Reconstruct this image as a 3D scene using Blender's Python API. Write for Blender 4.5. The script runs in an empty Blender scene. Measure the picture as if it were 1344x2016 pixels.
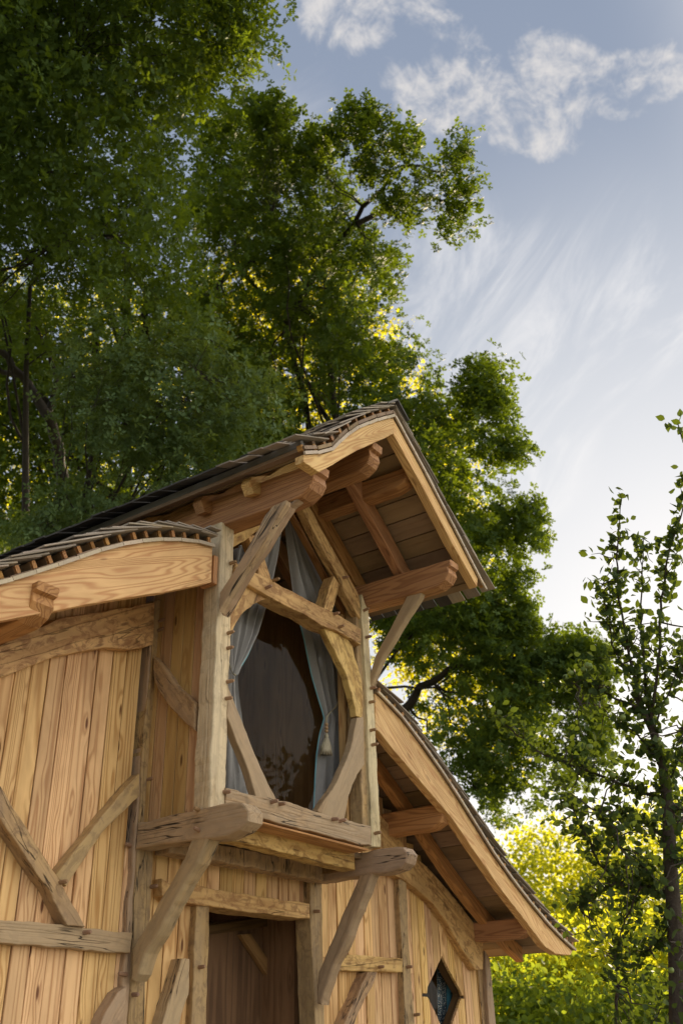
import bpy, bmesh, math, random
import numpy as np
from mathutils import Vector, Matrix, noise as mnoise
from mathutils.geometry import tessellate_polygon

rng = random.Random(7)
nrs = np.random.RandomState(11)
sc = bpy.context.scene
col = sc.collection

# ---------------------------------------------------------------- camera
PITCH, YAW, ROLL, FPX = math.radians(29.5), math.radians(54.85), math.radians(-1.545), 1880.0
CAM = Vector((0, 0, 1.45))
FW = Vector((math.sin(YAW) * math.cos(PITCH), math.cos(YAW) * math.cos(PITCH), math.sin(PITCH)))
_r = Vector((math.cos(YAW), -math.sin(YAW), 0)); _u = _r.cross(FW)
RT = _r * math.cos(ROLL) + _u * math.sin(ROLL)
UP = -_r * math.sin(ROLL) + _u * math.cos(ROLL)
cd = bpy.data.cameras.new('camera')
cam = bpy.data.objects.new('camera', cd); col.objects.link(cam)
cam.matrix_world = Matrix((RT, UP, -FW)).transposed().to_4x4()
cam.location = CAM
cd.sensor_fit = 'VERTICAL'; cd.sensor_height = 36.0; cd.sensor_width = 24.0
cd.lens = FPX / 2016 * 36
cd.clip_start = 0.05; cd.clip_end = 3000
cd.dof.use_dof = True; cd.dof.focus_distance = 5.4; cd.dof.aperture_fstop = 2.8
sc.camera = cam

def ray(x, y):
    return (FW + RT * ((x - 672) / FPX) - UP * ((y - 1008) / FPX))
def at(x, y, ax, v):
    d = ray(x, y); i = 'XYZ'.index(ax)
    return CAM + d * ((v - CAM[i]) / d[i])
def atd(x, y, d):
    return CAM + ray(x, y).normalized() * d

# ---------------------------------------------------------------- light
SUN_EL, SUN_AZ = math.radians(21.0), math.radians(77.0)      # azimuth from +Y towards +X
SUN_DIR = Vector((math.sin(SUN_AZ) * math.cos(SUN_EL), math.cos(SUN_AZ) * math.cos(SUN_EL), math.sin(SUN_EL)))
sd = bpy.data.lights.new('sun', 'SUN'); so = bpy.data.objects.new('sun', sd); col.objects.link(so)
sd.energy = 5.0; sd.angle = math.radians(0.6); sd.color = (1.0, 0.80, 0.52)
so.rotation_euler = SUN_DIR.to_track_quat('Z', 'Y').to_euler()
sc.view_settings.view_transform = 'Standard'; sc.view_settings.look = 'None'
sc.view_settings.gamma = 1; sc.view_settings.use_curve_mapping = False
sc.view_settings.exposure = 1.12
sc.cycles.max_bounces = 8; sc.cycles.transparent_max_bounces = 8
sc.cycles.diffuse_bounces = 4; sc.cycles.transmission_bounces = 6
sc.cycles.sample_clamp_indirect = 4.0
sc.cycles.use_denoising = True

class NT:
    """small helper for writing node trees"""
    def __init__(s, tree): s.t = tree; s.n = tree.nodes; s.l = tree.links
    def new(s, typ, **kw):
        nd = s.n.new(typ)
        for k, v in kw.items():
            setattr(nd, k, v)
        return nd
    def put(s, sock, v):
        if v is None: return
        if isinstance(v, bpy.types.NodeSocket): s.l.new(v, sock)
        else:
            if hasattr(sock, 'default_value'):
                try: sock.default_value = v
                except Exception: sock.default_value = (*v, 1.0)
    def math(s, op, a, b=None, c=None, clamp=False):
        nd = s.new('ShaderNodeMath', operation=op, use_clamp=clamp)
        s.put(nd.inputs[0], a); s.put(nd.inputs[1], b); s.put(nd.inputs[2], c); return nd.outputs[0]
    def vec(s, op, a, b=None):
        nd = s.new('ShaderNodeVectorMath', operation=op)
        s.put(nd.inputs[0], a)
        if b is not None: s.put(nd.inputs[1], b)
        return nd.outputs['Value'] if op in ('DOT_PRODUCT', 'LENGTH') else nd.outputs[0]
    def noise(s, v, scale, detail=3, rough=0.55, dist=0.0, out=0):
        nd = s.new('ShaderNodeTexNoise'); s.put(nd.inputs['Vector'], v)
        nd.inputs['Scale'].default_value = scale; nd.inputs['Detail'].default_value = detail
        nd.inputs['Roughness'].default_value = rough; nd.inputs['Distortion'].default_value = dist
        return nd.outputs[out]
    def rng(s, v, a, b, c=0.0, d=1.0, mode='SMOOTHSTEP'):
        nd = s.new('ShaderNodeMapRange', interpolation_type=mode); s.put(nd.inputs[0], v)
        for i, q in enumerate((a, b, c, d)): nd.inputs[i + 1].default_value = q
        return nd.outputs[0]
    def mix(s, f, a, b, mode='MIX'):
        nd = s.new('ShaderNodeMix', data_type='RGBA', blend_type=mode)
        s.put(nd.inputs[0], f); s.put(nd.inputs[6], a); s.put(nd.inputs[7], b); return nd.outputs[2]

# ---- world: Nishita sky with procedural clouds tied to directions of the sky
world = bpy.data.worlds.new('World'); sc.world = world; world.use_nodes = True
w = NT(world.node_tree); w.n.clear()
sky = w.new('ShaderNodeTexSky', sky_type='NISHITA'); sky.sun_disc = False
sky.sun_elevation = SUN_EL; sky.sun_rotation = SUN_AZ
sky.air_density = 1.0; sky.dust_density = 2.5; sky.ozone_density = 1.5; sky.altitude = 200
tc = w.new('ShaderNodeTexCoord'); D = tc.outputs['Generated']
sep = w.new('ShaderNodeSeparateXYZ'); w.put(sep.inputs[0], D)
zc = w.math('MAXIMUM', sep.outputs[2], 0.06)
cmb = w.new('ShaderNodeCombineXYZ')
w.put(cmb.inputs[0], w.math('DIVIDE', sep.outputs[0], zc)); w.put(cmb.inputs[1], w.math('DIVIDE', sep.outputs[1], zc))
PL = cmb.outputs[0]
def blobs(lst):
    acc = None
    for x, y, r, wt in lst:
        d = ray(x, y).normalized(); a = r / FPX
        dp = w.vec('DOT_PRODUCT', D, tuple(d))
        v = w.rng(dp, math.cos(a * 1.0), 1.0, 0, wt, 'LINEAR')
        acc = v if acc is None else w.math('ADD', acc, v)
    return acc
puff = blobs([(600, 0, 70, .8), (680, 15, 95, 1.2), (735, 40, 70, .6), (850, 20, 60, .7), (905, 85, 62, .8), (950, 95, 40, .5),
              (790, 160, 55, .8), (850, 195, 75, 1.1), (930, 205, 85, 1.3), (1010, 225, 85, 1.3), (1080, 255, 70, 1.0), (1055, 285, 50, .6),
              (1055, 90, 55, .8), (1110, 120, 60, 1.0), (1140, 150, 60, .7), (1190, 180, 75, 1.1), (1250, 170, 75, 1.2), (1300, 140, 55, .9), (1344, 150, 45, .8)])
wisp = blobs([(1240, 440, 120, .35), (1190, 560, 150, .5), (1240, 620, 150, .8), (1150, 660, 170, .9), (1050, 640, 200, .8), (1300, 600, 120, .5),
              (980, 560, 200, .6), (1060, 760, 170, .9), (960, 720, 220, .9), (1040, 900, 150, 1.0), (980, 930, 160, .8), (1344, 1220, 120, .9), (1130, 1300, 200, .7),
              (560, 180, 110, .5), (860, 480, 160, .4), (900, 620, 200, .6)])
fb = w.noise(w.vec('MULTIPLY', D, (1, 1, 1.25)), 11.0, 8, 0.66, 0.5)
fb2 = w.noise(D, 38.0, 6, 0.68, 0.8)
sh = w.math('ADD', w.math('MULTIPLY', fb, 0.68), w.math('MULTIPLY', fb2, 0.32))
pm = w.rng(w.math('ADD', w.math('MULTIPLY', w.math('MINIMUM', puff, 1.0), 0.42), w.math('MULTIPLY', sh, 2.6)), 1.48, 2.02)
pm = w.math('MULTIPLY', pm, w.rng(puff, 0.0, 0.22))
# combed cirrus: noise stretched along a slanting direction of the cloud layer
CA = math.radians(50.0)
u1 = w.vec('DOT_PRODUCT', PL, (math.cos(CA), math.sin(CA), 0)); v1 = w.vec('DOT_PRODUCT', PL, (-math.sin(CA), math.cos(CA), 0))
mp = w.new('ShaderNodeCombineXYZ'); w.put(mp.inputs[0], w.math('MULTIPLY', u1, 0.8)); w.put(mp.inputs[1], w.math('MULTIPLY', v1, 2.6))
wn = w.noise(mp.outputs[0], 2.5, 8, 0.64, 1.1)
wm = w.math('MULTIPLY', w.rng(wn, 0.42, 0.74), w.rng(wisp, 0.0, 1.0, 0, 1.0))
gen = w.math('MULTIPLY', w.rng(w.noise(PL, 1.1, 6, 0.6, 0.5), 0.56, 0.8), 0.12)
cm = w.math('ADD', w.math('ADD', w.math('MULTIPLY', pm, 0.88), w.math('MULTIPLY', wm, 0.1)), gen, clamp=True)
# pale haze thickening towards the horizon on every side, whiter around the sun
cr = w.new('ShaderNodeValToRGB'); w.put(cr.inputs[0], sep.outputs[2]); e = cr.color_ramp.elements
stops = [(0.0, (1.25, 1.18, 1.08)), (0.12, (1.06, 1.04, 1.02)), (0.24, (.72, .755, .80)), (0.40, (.52, .57, .645)), (0.60, (.40, .455, .55)), (0.80, (.30, .36, .475)), (1.0, (.23, .29, .41))]
e[0].position = 0; e[0].color = (*stops[0][1], 1); e[1].position = 1; e[1].color = (*stops[-1][1], 1)
for p_, c_ in stops[1:-1]: q_ = e.new(p_); q_.color = (*c_, 1)
K = 20.0 / 2 ** 1.10
skc = w.mix(0.90, sky.outputs[0], w.vec('MULTIPLY', cr.outputs[0], (K, K, K)))
sg = w.rng(w.vec('DOT_PRODUCT', D, tuple(SUN_DIR)), 0.86, 1.0, 0, 1, 'SMOOTHSTEP')
skc = w.mix(w.math('MULTIPLY', sg, 0.22), skc, (14.0, 13.6, 13.0, 1))
front_fill = w.rng(w.vec('DOT_PRODUCT', D, (0.62, -0.77, 0.12)), -0.05, 0.85, 0, 0.9, 'SMOOTHSTEP')  # warm glow added to the sky out of view, to brighten the cabin front
front_fill = w.math('MULTIPLY', front_fill, w.rng(sep.outputs[1], 0.12, -0.25))
skc = w.mix(w.math('MULTIPLY', front_fill, w.rng(wn, 0.2, 0.6, 0.75, 1.0)), skc, (22.0, 20.3, 17.8, 1))
skc = w.mix(w.math('MULTIPLY', wm, 0.55), skc, (9.5, 9.3, 9.2, 1))
skc = w.mix(cm, skc, (7.3, 7.0, 6.8, 1))
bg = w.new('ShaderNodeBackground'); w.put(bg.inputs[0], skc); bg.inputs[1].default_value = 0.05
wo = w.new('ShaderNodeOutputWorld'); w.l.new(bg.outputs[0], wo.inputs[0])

# ---------------------------------------------------------------- materials
def new_mat(name):
    m = bpy.data.materials.new(name); m.use_nodes = True
    t = NT(m.node_tree); t.n.clear()
    out = t.new('ShaderNodeOutputMaterial')
    return m, t, out

def wood(name, light, dark, rings=9.0, ring_amt=0.55, knots=0.6, weather=None, wamt=0.0, cracks=0.0, rough=0.62, stain=0.25, vary=0.18, blotch=None, bamt=0.0, fine=0.35, straight=0.32):
    """sawn timber: 'grain' attribute holds (along, across, depth) in metres"""
    m, t, out = new_mat(name)
    at_ = t.new('ShaderNodeAttribute', attribute_name='grain'); oi = t.new('ShaderNodeObjectInfo')
    off = t.new('ShaderNodeCombineXYZ')
    t.put(off.inputs[0], t.math('MULTIPLY', oi.outputs['Random'], 37.0)); t.put(off.inputs[1], t.math('MULTIPLY', oi.outputs['Random'], 91.0))
    t.put(off.inputs[2], t.math('MULTIPLY', oi.outputs['Random'], 53.0))
    g = t.vec('ADD', at_.outputs['Vector'], off.outputs[0])
    # knots
    kv = t.vec('MULTIPLY', g, (3.2, 12.5, 12.5))
    vo = t.new('ShaderNodeTexVoronoi'); t.put(vo.inputs['Vector'], kv); vo.inputs['Scale'].default_value = 1.0
    kd = vo.outputs['Distance']
    kk = t.rng(kd, 0.0, 0.45, 1.0, 0.0)
    core = t.rng(kd, 0.07, 0.14, 1.0, 0.0)
    # annual rings: contour lines of a stretched noise, bent around the knots
    f = t.noise(t.vec('MULTIPLY', g, (straight, 5.6, 5.6)), 1.0, 2, 0.45, 0.15)
    fld = t.math('ADD', t.math('MULTIPLY', f, rings * 1.6), t.math('MULTIPLY', kk, 1.2 * knots))
    pp = t.math('PINGPONG', fld, 0.5)
    line = t.rng(pp, 0.02, 0.34, 1.0, 0.0)
    fi = t.noise(t.vec('MULTIPLY', g, (3.0, 90.0, 90.0)), 1.0, 4, 0.6)
    fi2 = t.noise(t.vec('MULTIPLY', g, (1.2, 22.0, 22.0)), 1.0, 4, 0.6)
    amt = t.math('ADD', t.math('MULTIPLY', line, ring_amt), t.math('MULTIPLY', t.math('SUBTRACT', fi, 0.5), fine * 1.6))
    amt = t.math('ADD', amt, t.math('MULTIPLY', t.math('SUBTRACT', fi2, 0.5), 0.9 * fine + 0.2), clamp=True)
    c = t.mix(amt, (*light, 1), (*dark, 1))
    c = t.mix(t.math('MULTIPLY', t.rng(fi2, 0.58, 0.78), 0.35), c, (*dark, 1))
    st = t.noise(t.vec('MULTIPLY', g, (1.3, 3.5, 3.5)), 1.0, 4, 0.6, 0.4)
    c = t.mix(t.math('MULTIPLY', t.rng(st, 0.42, 0.66), stain), c, tuple(q * 0.62 for q in dark) + (1,))
    if blotch:
        bn = t.noise(t.vec('MULTIPLY', g, (14, 22, 22)), 1.0, 5, 0.7, 0.6)
        c = t.mix(t.math('MULTIPLY', t.rng(bn, 0.46, 0.62), bamt), c, (*blotch, 1))
    c = t.mix(t.math('MULTIPLY', core, min(1.0, knots)), c, (dark[0] * 0.35, dark[1] * 0.28, dark[2] * 0.25, 1))
    if weather:
        wn_ = t.noise(t.vec('MULTIPLY', g, (1.6, 5, 5)), 1.0, 5, 0.65, 0.3)
        sk = t.noise(t.vec('MULTIPLY', g, (2.2, 60, 60)), 1.0, 3, 0.7)
        c = t.mix(t.math('MULTIPLY', t.rng(sk, 0.52, 0.68), 0.5), c, tuple(q * 0.6 for q in dark) + (1,))
        c = t.mix(t.rng(wn_, 0.5 - 0.35 * wamt, 0.75 - 0.25 * wamt, 0, wamt), c, (*weather, 1))
    hgt = t.math('ADD', t.math('MULTIPLY', fi, 0.5), t.math('MULTIPLY', line, -0.35))
    hgt = t.math('ADD', hgt, t.math('MULTIPLY', fi2, 0.8))
    if cracks:
        cn = t.noise(t.vec('MULTIPLY', g, (1.1, 16, 16)), 1.0, 3, 0.5, 0.25)
        ck = t.rng(t.math('ABSOLUTE', t.math('SUBTRACT', cn, 0.5)), 0.0, 0.012, 1.0, 0.0)
        ck = t.math('MULTIPLY', ck, t.rng(t.noise(t.vec('MULTIPLY', g, (1.5, 3, 3)), 1.0, 1), 0.5, 0.56))
        c = t.mix(t.math('MULTIPLY', ck, cracks), c, (0.03, 0.022, 0.015, 1))
        hgt = t.math('SUBTRACT', hgt, t.math('MULTIPLY', ck, 2.0))
    # each piece a little lighter or darker, redder or yellower
    r2 = t.math('FRACT', t.math('MULTIPLY', oi.outputs['Random'], 7.31)); r3 = t.math('FRACT', t.math('MULTIPLY', oi.outputs['Random'], 17.7))
    hs = t.new('ShaderNodeHueSaturation'); t.put(hs.inputs['Color'], c)
    t.put(hs.inputs['Value'], t.rng(r2, 0, 1, 1 - vary, 1 + vary * 0.8, 'LINEAR')); t.put(hs.inputs['Saturation'], t.rng(r3, 0, 1, 1 - vary * 0.7, 1 + vary * 0.4, 'LINEAR'))
    t.put(hs.inputs['Hue'], t.rng(r3, 0, 1, 0.5 - 0.012, 0.5 + 0.010, 'LINEAR'))
    b = t.new('ShaderNodeBsdfPrincipled'); t.put(b.inputs['Base Color'], hs.outputs[0])
    t.put(b.inputs['Roughness'], t.rng(fi2, 0.2, 0.8, rough - 0.08, rough + 0.12, 'LINEAR'))
    b.inputs['Specular IOR Level'].default_value = 0.35
    bp = t.new('ShaderNodeBump'); bp.inputs['Distance'].default_value = 0.006; bp.inputs['Strength'].default_value = 0.7
    t.put(bp.inputs['Height'], hgt); t.l.new(bp.outputs[0], b.inputs['Normal'])
    t.l.new(b.outputs[0], out.inputs[0])
    return m

M = {}
M['plank'] = wood('larch_planks', (0.80, 0.53, 0.24), (0.43, 0.21, 0.062), 11, 0.68, 1.0, stain=0.38, vary=0.15, fine=0.5, straight=0.16)
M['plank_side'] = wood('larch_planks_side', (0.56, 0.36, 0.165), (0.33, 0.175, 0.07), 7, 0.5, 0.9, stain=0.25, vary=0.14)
M['oak'] = wood('oak_beams', (0.54, 0.36, 0.155), (0.26, 0.15, 0.06), 5, 0.35, 0.5, weather=(0.39, 0.28, 0.17), wamt=0.6, cracks=0.9, stain=0.5, vary=0.10, blotch=(0.14, 0.08, 0.035), bamt=0.75)
M['oak_grey'] = wood('oak_weathered', (0.49, 0.32, 0.17), (0.19, 0.11, 0.05), 9, 0.55, 0.5, weather=(0.41, 0.305, 0.195), wamt=0.8, cracks=1.0, stain=0.45, vary=0.08, blotch=(0.13, 0.085, 0.045), bamt=0.75)
M['oak_post'] = wood('oak_posts_pale', (0.76, 0.61, 0.37), (0.40, 0.28, 0.14), 9, 0.55, 0.3, weather=(0.66, 0.57, 0.39), wamt=0.6, cracks=0.6, stain=0.4, vary=0.06, blotch=(0.24, 0.165, 0.09), bamt=0.65)
M['oak_gold'] = wood('oak_golden', (0.68, 0.45, 0.18), (0.40, 0.22, 0.075), 6, 0.5, 0.6, stain=0.45, cracks=0.5, vary=0.08, blotch=(0.25, 0.12, 0.04), bamt=0.7)
M['fir'] = wood('fir_barge', (0.74, 0.485, 0.22), (0.47, 0.22, 0.08), 21, 0.7, 0.5, straight=0.45, stain=0.3, vary=0.06, fine=0.35)
M['fir_red'] = wood('fir_rafters', (0.50, 0.26, 0.085), (0.27, 0.12, 0.036), 18, 0.7, 0.5, stain=0.35, vary=0.14)
M['sheath'] = wood('sheathing_boards', (0.31, 0.215, 0.125), (0.21, 0.135, 0.075), 4, 0.35, 0.35, stain=0.5, vary=0.22)
M['shingle'] = wood('weathered_shingles', (0.13, 0.125, 0.12), (0.06, 0.056, 0.052), 4, 0.3, 0.1, stain=0.6, vary=0.45, rough=0.8)
M['shingle_new'] = wood('shingle_ends', (0.44, 0.34, 0.235), (0.26, 0.185, 0.12), 4, 0.35, 0.1, weather=(0.28, 0.26, 0.235), wamt=0.7, stain=0.4, vary=0.25, rough=0.75)
M['board_end'] = wood('board_ends_grey', (0.56, 0.44, 0.30), (0.38, 0.27, 0.16), 4, 0.3, 0.2, weather=(0.46, 0.40, 0.32), wamt=0.8, stain=0.3, vary=0.15)
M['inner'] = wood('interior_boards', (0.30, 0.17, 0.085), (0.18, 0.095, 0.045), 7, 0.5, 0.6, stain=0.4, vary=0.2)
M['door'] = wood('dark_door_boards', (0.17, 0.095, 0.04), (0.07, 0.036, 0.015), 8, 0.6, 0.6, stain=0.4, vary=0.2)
M['peg'] = wood('oak_pegs', (0.34, 0.21, 0.12), (0.22, 0.13, 0.07), 3, 0.3, 0.0, vary=0.15)

def plain(name, c, rough=0.8, c2=None, scale=20, bump=0.0, sheen=0.0):
    m, t, out = new_mat(name)
    b = t.new('ShaderNodeBsdfPrincipled'); b.inputs['Roughness'].default_value = rough
    tcx = t.new('ShaderNodeTexCoord'); n = t.noise(tcx.outputs['Object'], scale, 5, 0.6)
    t.put(b.inputs['Base Color'], t.mix(n, (*c, 1), (*(c2 or tuple(q * 0.75 for q in c)), 1)))
    if bump:
        bp = t.new('ShaderNodeBump'); bp.inputs['Strength'].default_value = bump; bp.inputs['Distance'].default_value = 0.02
        t.put(bp.inputs['Height'], n); t.l.new(bp.outputs[0], b.inputs['Normal'])
    b.inputs['Sheen Weight'].default_value = sheen
    t.l.new(b.outputs[0], out.inputs[0]); return m
M['cloth'] = plain('grey_curtain_cloth', (0.34, 0.335, 0.34), 0.9, (0.28, 0.275, 0.285), 60, 0.05, 0.2)
M['lining'] = plain('teal_lining', (0.20, 0.50, 0.62), 0.85)
M['cord'] = plain('cream_cord', (0.55, 0.50, 0.38), 0.9, (0.40, 0.36, 0.26), 200, 0.3)
M['bead'] = plain('wood_beads', (0.50, 0.33, 0.18), 0.5)
M['bark'] = plain('dark_bark', (0.045, 0.036, 0.027), 0.95, (0.022, 0.017, 0.013), 14, 1.0)
M['bark_apple'] = plain('apple_bark', (0.085, 0.068, 0.055), 0.95, (0.035, 0.028, 0.022), 30, 1.0)
M['gravel'] = plain('gravel', (0.26, 0.23, 0.18), 0.95, (0.16, 0.14, 0.11), 40, 0.6)
M['ground'] = plain('meadow_ground', (0.10, 0.11, 0.04), 0.95, (0.05, 0.07, 0.02), 2, 0.4)
M['dark_felt'] = plain('roof_felt', (0.05, 0.045, 0.04), 0.9)
M['blue'] = plain('blue_cloth', (0.10, 0.36, 0.50), 0.85, (0.06, 0.24, 0.36), 8)
m, t, out = new_mat('speckled_cloth'); tcx = t.new('ShaderNodeTexCoord')
vo = t.new('ShaderNodeTexVoronoi'); t.put(vo.inputs['Vector'], tcx.outputs['Object']); vo.inputs['Scale'].default_value = 110
b = t.new('ShaderNodeBsdfPrincipled'); b.inputs['Roughness'].default_value = 0.9
t.put(b.inputs['Base Color'], t.mix(t.rng(vo.outputs['Distance'], 0.25, 0.5), (0.62, 0.62, 0.58, 1), (0.05, 0.09, 0.13, 1)))
t.l.new(b.outputs[0], out.inputs[0]); M['speckle'] = m
m, t, out = new_mat('window_glass')
tr = t.new('ShaderNodeBsdfTransparent'); tr.inputs[0].default_value = (0.95, 0.955, 0.95, 1)
gl = t.new('ShaderNodeBsdfGlossy'); gl.inputs['Roughness'].default_value = 0.02; gl.inputs[0].default_value = (1, 1, 1, 1)
fr = t.new('ShaderNodeFresnel'); fr.inputs[0].default_value = 1.45
mx = t.new('ShaderNodeMixShader'); gm = t.new('ShaderNodeNewGeometry')
t.put(mx.inputs[0], t.math('MULTIPLY', t.math('MULTIPLY', fr.outputs[0], 0.2), t.math('SUBTRACT', 1.0, gm.outputs['Backfacing'])))
t.l.new(tr.outputs[0], mx.inputs[1]); t.l.new(gl.outputs[0], mx.inputs[2]); t.l.new(mx.outputs[0], out.inputs[0]); M['glass'] = m

def leaf_mat(name, c1, c2, trans, tw=0.45, rough=0.62, spec=0.12):
    m, t, out = new_mat(name)
    a = t.new('ShaderNodeAttribute', attribute_name='rnd')
    base = t.mix(a.outputs['Fac'], (*c1, 1), (*c2, 1))
    b = t.new('ShaderNodeBsdfPrincipled'); t.put(b.inputs['Base Color'], base)
    b.inputs['Roughness'].default_value = rough; b.inputs['Specular IOR Level'].default_value = spec
    tl = t.new('ShaderNodeBsdfTranslucent'); t.put(tl.inputs[0], t.mix(a.outputs['Fac'], (*trans, 1), tuple(q * 0.72 for q in trans) + (1,)))
    mx = t.new('ShaderNodeMixShader'); mx.inputs[0].default_value = tw
    t.l.new(b.outputs[0], mx.inputs[1]); t.l.new(tl.outputs[0], mx.inputs[2]); t.l.new(mx.outputs[0], out.inputs[0]); return m
M['leaf_oak'] = leaf_mat('oak_leaves', (0.020, 0.042, 0.009), (0.086, 0.138, 0.036), (0.34, 0.46, 0.014), 0.26)
M['leaf_oak_pale'] = leaf_mat('oak_leaves_bluish', (0.036, 0.070, 0.028), (0.120, 0.185, 0.085), (0.30, 0.38, 0.03), 0.26)
M['leaf_glow'] = leaf_mat('oak_leaves_glow_tint', (0.05, 0.09, 0.012), (0.10, 0.15, 0.03), (0.92, 0.84, 0.012), 0.6)  # lit copy of the oak leaves: yellow backlight put into the colour
M['leaf_apple'] = leaf_mat('apple_leaves', (0.030, 0.052, 0.020), (0.052, 0.085, 0.030), (0.22, 0.30, 0.02), 0.2)
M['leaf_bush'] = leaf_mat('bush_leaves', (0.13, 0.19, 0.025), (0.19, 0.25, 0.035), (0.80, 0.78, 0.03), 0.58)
M['leaf_bush_shade'] = leaf_mat('bush_leaves_shaded', (0.06, 0.11, 0.03), (0.09, 0.15, 0.04), (0.5, 0.6, 0.03), 0.45)  # darker copy of the bush leaves, shade put into the colour
M['apple'] = plain('green_apple', (0.22, 0.30, 0.08), 0.4, (0.17, 0.25, 0.06), 8)

# ---------------------------------------------------------------- mesh helpers
def link(name, me, mat=None, parent=None):
    o = bpy.data.objects.new(name, me); col.objects.link(o)
    if mat is not None and me is not None and not me.materials: me.materials.append(mat)
    if parent is not None: o.parent = parent
    return o
def tag(o, label=None, cat=None, group=None, kind=None):
    if label: o['label'] = label
    if cat: o['category'] = cat
    if group: o['group'] = group
    if kind: o['kind'] = kind
    return o
def empty(name, loc=(0, 0, 0)):
    o = bpy.data.objects.new(name, None); col.objects.link(o); o.location = loc; o.empty_display_size = 0.3; return o
def mesh_from(name, verts, faces, grain=None, smooth=False):
    me = bpy.data.meshes.new(name); me.from_pydata([tuple(v) for v in verts], [], faces)
    if grain is not None:
        a = me.attributes.new('grain', 'FLOAT_VECTOR', 'POINT'); a.data.foreach_set('vector', np.array(grain, dtype=np.float32).ravel())
    if smooth: me.polygons.foreach_set('use_smooth', [True] * len(me.polygons))
    me.update(); return me

cabin = empty('timber_cabin', (4.3, 3.8, 0))
tag(cabin, 'hand built storybook cabin of pale larch planks, crooked oak beams and a steep shingled tower', 'cabin')
bpy.context.view_layer.update()
CABINV = Matrix.Translation(cabin.location).inverted()
def cpart(name, me, mat, parent=None):
    """part of the cabin; meshes are written in world coordinates"""
    o = link(name, me, mat, parent or cabin)
    if parent is None: o.matrix_parent_inverse = CABINV
    return o

def chaikin(p, n=1):
    for _ in range(n):
        q = []
        for i in range(len(p)):
            a, b_ = Vector(p[i]), Vector(p[(i + 1) % len(p)])
            q += [a * 0.82 + b_ * 0.18, a * 0.18 + b_ * 0.82]
        p = q
    return p
def slab(name, pts, ax, v, depth, mat, bevel=0.005, wob=0.0035, soft=0, parent=None, grain_dir=None, seed=None):
    """outline given as world points on a plane of constant ax; extruded by depth (signed) along ax"""
    i = 'XYZ'.index(ax); ja, jb = [k for k in range(3) if k != i]
    p = [Vector((q[ja], q[jb])) for q in pts]
    area = sum(p[k].x * p[(k + 1) % len(p)].y - p[(k + 1) % len(p)].x * p[k].y for k in range(len(p)))
    if area < 0: p.reverse()
    if soft: p = chaikin(p, soft)
    q = []
    step = 0.028 if wob else 0.08
    sd_ = rng.random() * 100 if seed is None else seed
    for k in range(len(p)):
        a, b_ = p[k], p[(k + 1) % len(p)]; L = (b_ - a).length; n = max(1, int(L / step))
        for s in range(n): q.append(a.lerp(b_, s / n))
    if wob:
        q = [c + Vector((mnoise.noise(Vector((c.x * 9, c.y * 9, sd_))), mnoise.noise(Vector((c.x * 9, c.y * 9, sd_ + 50))))) * wob * 2.2 + Vector((mnoise.noise(Vector((c.x * 31, c.y * 31, sd_ + 9))), mnoise.noise(Vector((c.x * 31, c.y * 31, sd_ + 70))))) * wob * 1.1 for c in q]
    N = len(q)
    nrm = []
    for k in range(N):
        a = (q[k] - q[k - 1]); b_ = (q[(k + 1) % N] - q[k])
        d = (a.normalized() + b_.normalized()) if a.length > 1e-6 and b_.length > 1e-6 else Vector((1, 0))
        if d.length < 1e-5: d = Vector((1, 0))
        d.normalize(); nrm.append(Vector((-d.y, d.x)))
    c0 = sum(q, Vector((0, 0))) / N
    if grain_dir is None:
        xx = sum((c.x - c0.x) ** 2 for c in q); yy = sum((c.y - c0.y) ** 2 for c in q); xy = sum((c.x - c0.x) * (c.y - c0.y) for c in q)
        th = 0.5 * math.atan2(2 * xy, xx - yy)
    else: th = grain_dir
    e = Vector((math.cos(th), math.sin(th))); f_ = Vector((-e.y, e.x))
    sg_ = 1 if depth > 0 else -1
    bv = min(bevel, abs(depth) * 0.3)
    levels = [(0.0, bv), (bv * 0.35 * sg_, bv * 0.3), (bv * 1.2 * sg_, 0.0), (depth - bv * sg_, 0.0), (depth, bv)]
    V, G = [], []
    for dz, ins in levels:
        for k in range(N):
            c = q[k] + nrm[k] * ins
            co = [0, 0, 0]; co[i] = v + dz; co[ja] = c.x; co[jb] = c.y
            V.append(co); r = c - c0; G.append((r.dot(e), r.dot(f_), dz))
    F = []
    for L in range(len(levels) - 1):
        for k in range(N):
            k2 = (k + 1) % N
            F.append((L * N + k, L * N + k2, (L + 1) * N + k2, (L + 1) * N + k))
    cap = tessellate_polygon([[Vector((V[k][ja], V[k][jb], 0)) for k in range(N)]])
    F += [tuple(t_) for t_ in cap]
    o0 = (len(levels) - 1) * N
    F += [tuple(o0 + k for k in reversed(t_)) for t_ in cap]
    me = mesh_from(name, V, F, G)
    bm = bmesh.new(); bm.from_mesh(me); bmesh.ops.recalc_face_normals(bm, faces=bm.faces); bm.to_mesh(me); bm.free()
    return cpart(name, me, mat, parent)

CR = dict(A=(340, 760, 2.1), B=(380, 1180, 2.8), C=(0, 980, 2.8), D=(0, 1440, 2.8), E=(360, 1540, 2.688), G=(680, 1300, 2.8),
          H=(540, 760, 3.0545), I=(240, 820, 3.0545), J=(400, 980, 3.7333), N=(0, 0, 1))
def px(k, x, y): m_ = CR[k]; return m_[0] + x / m_[2], m_[1] + y / m_[2]
def outline(k, pts, ax, v): return [at(*px(k, x, y), ax, v) for x, y in pts]
def beam(name, k, pts, ax, v, depth, mat, **kw): return slab(name, outline(k, pts, ax, v), ax, v, depth, M[mat], **kw)

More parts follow.
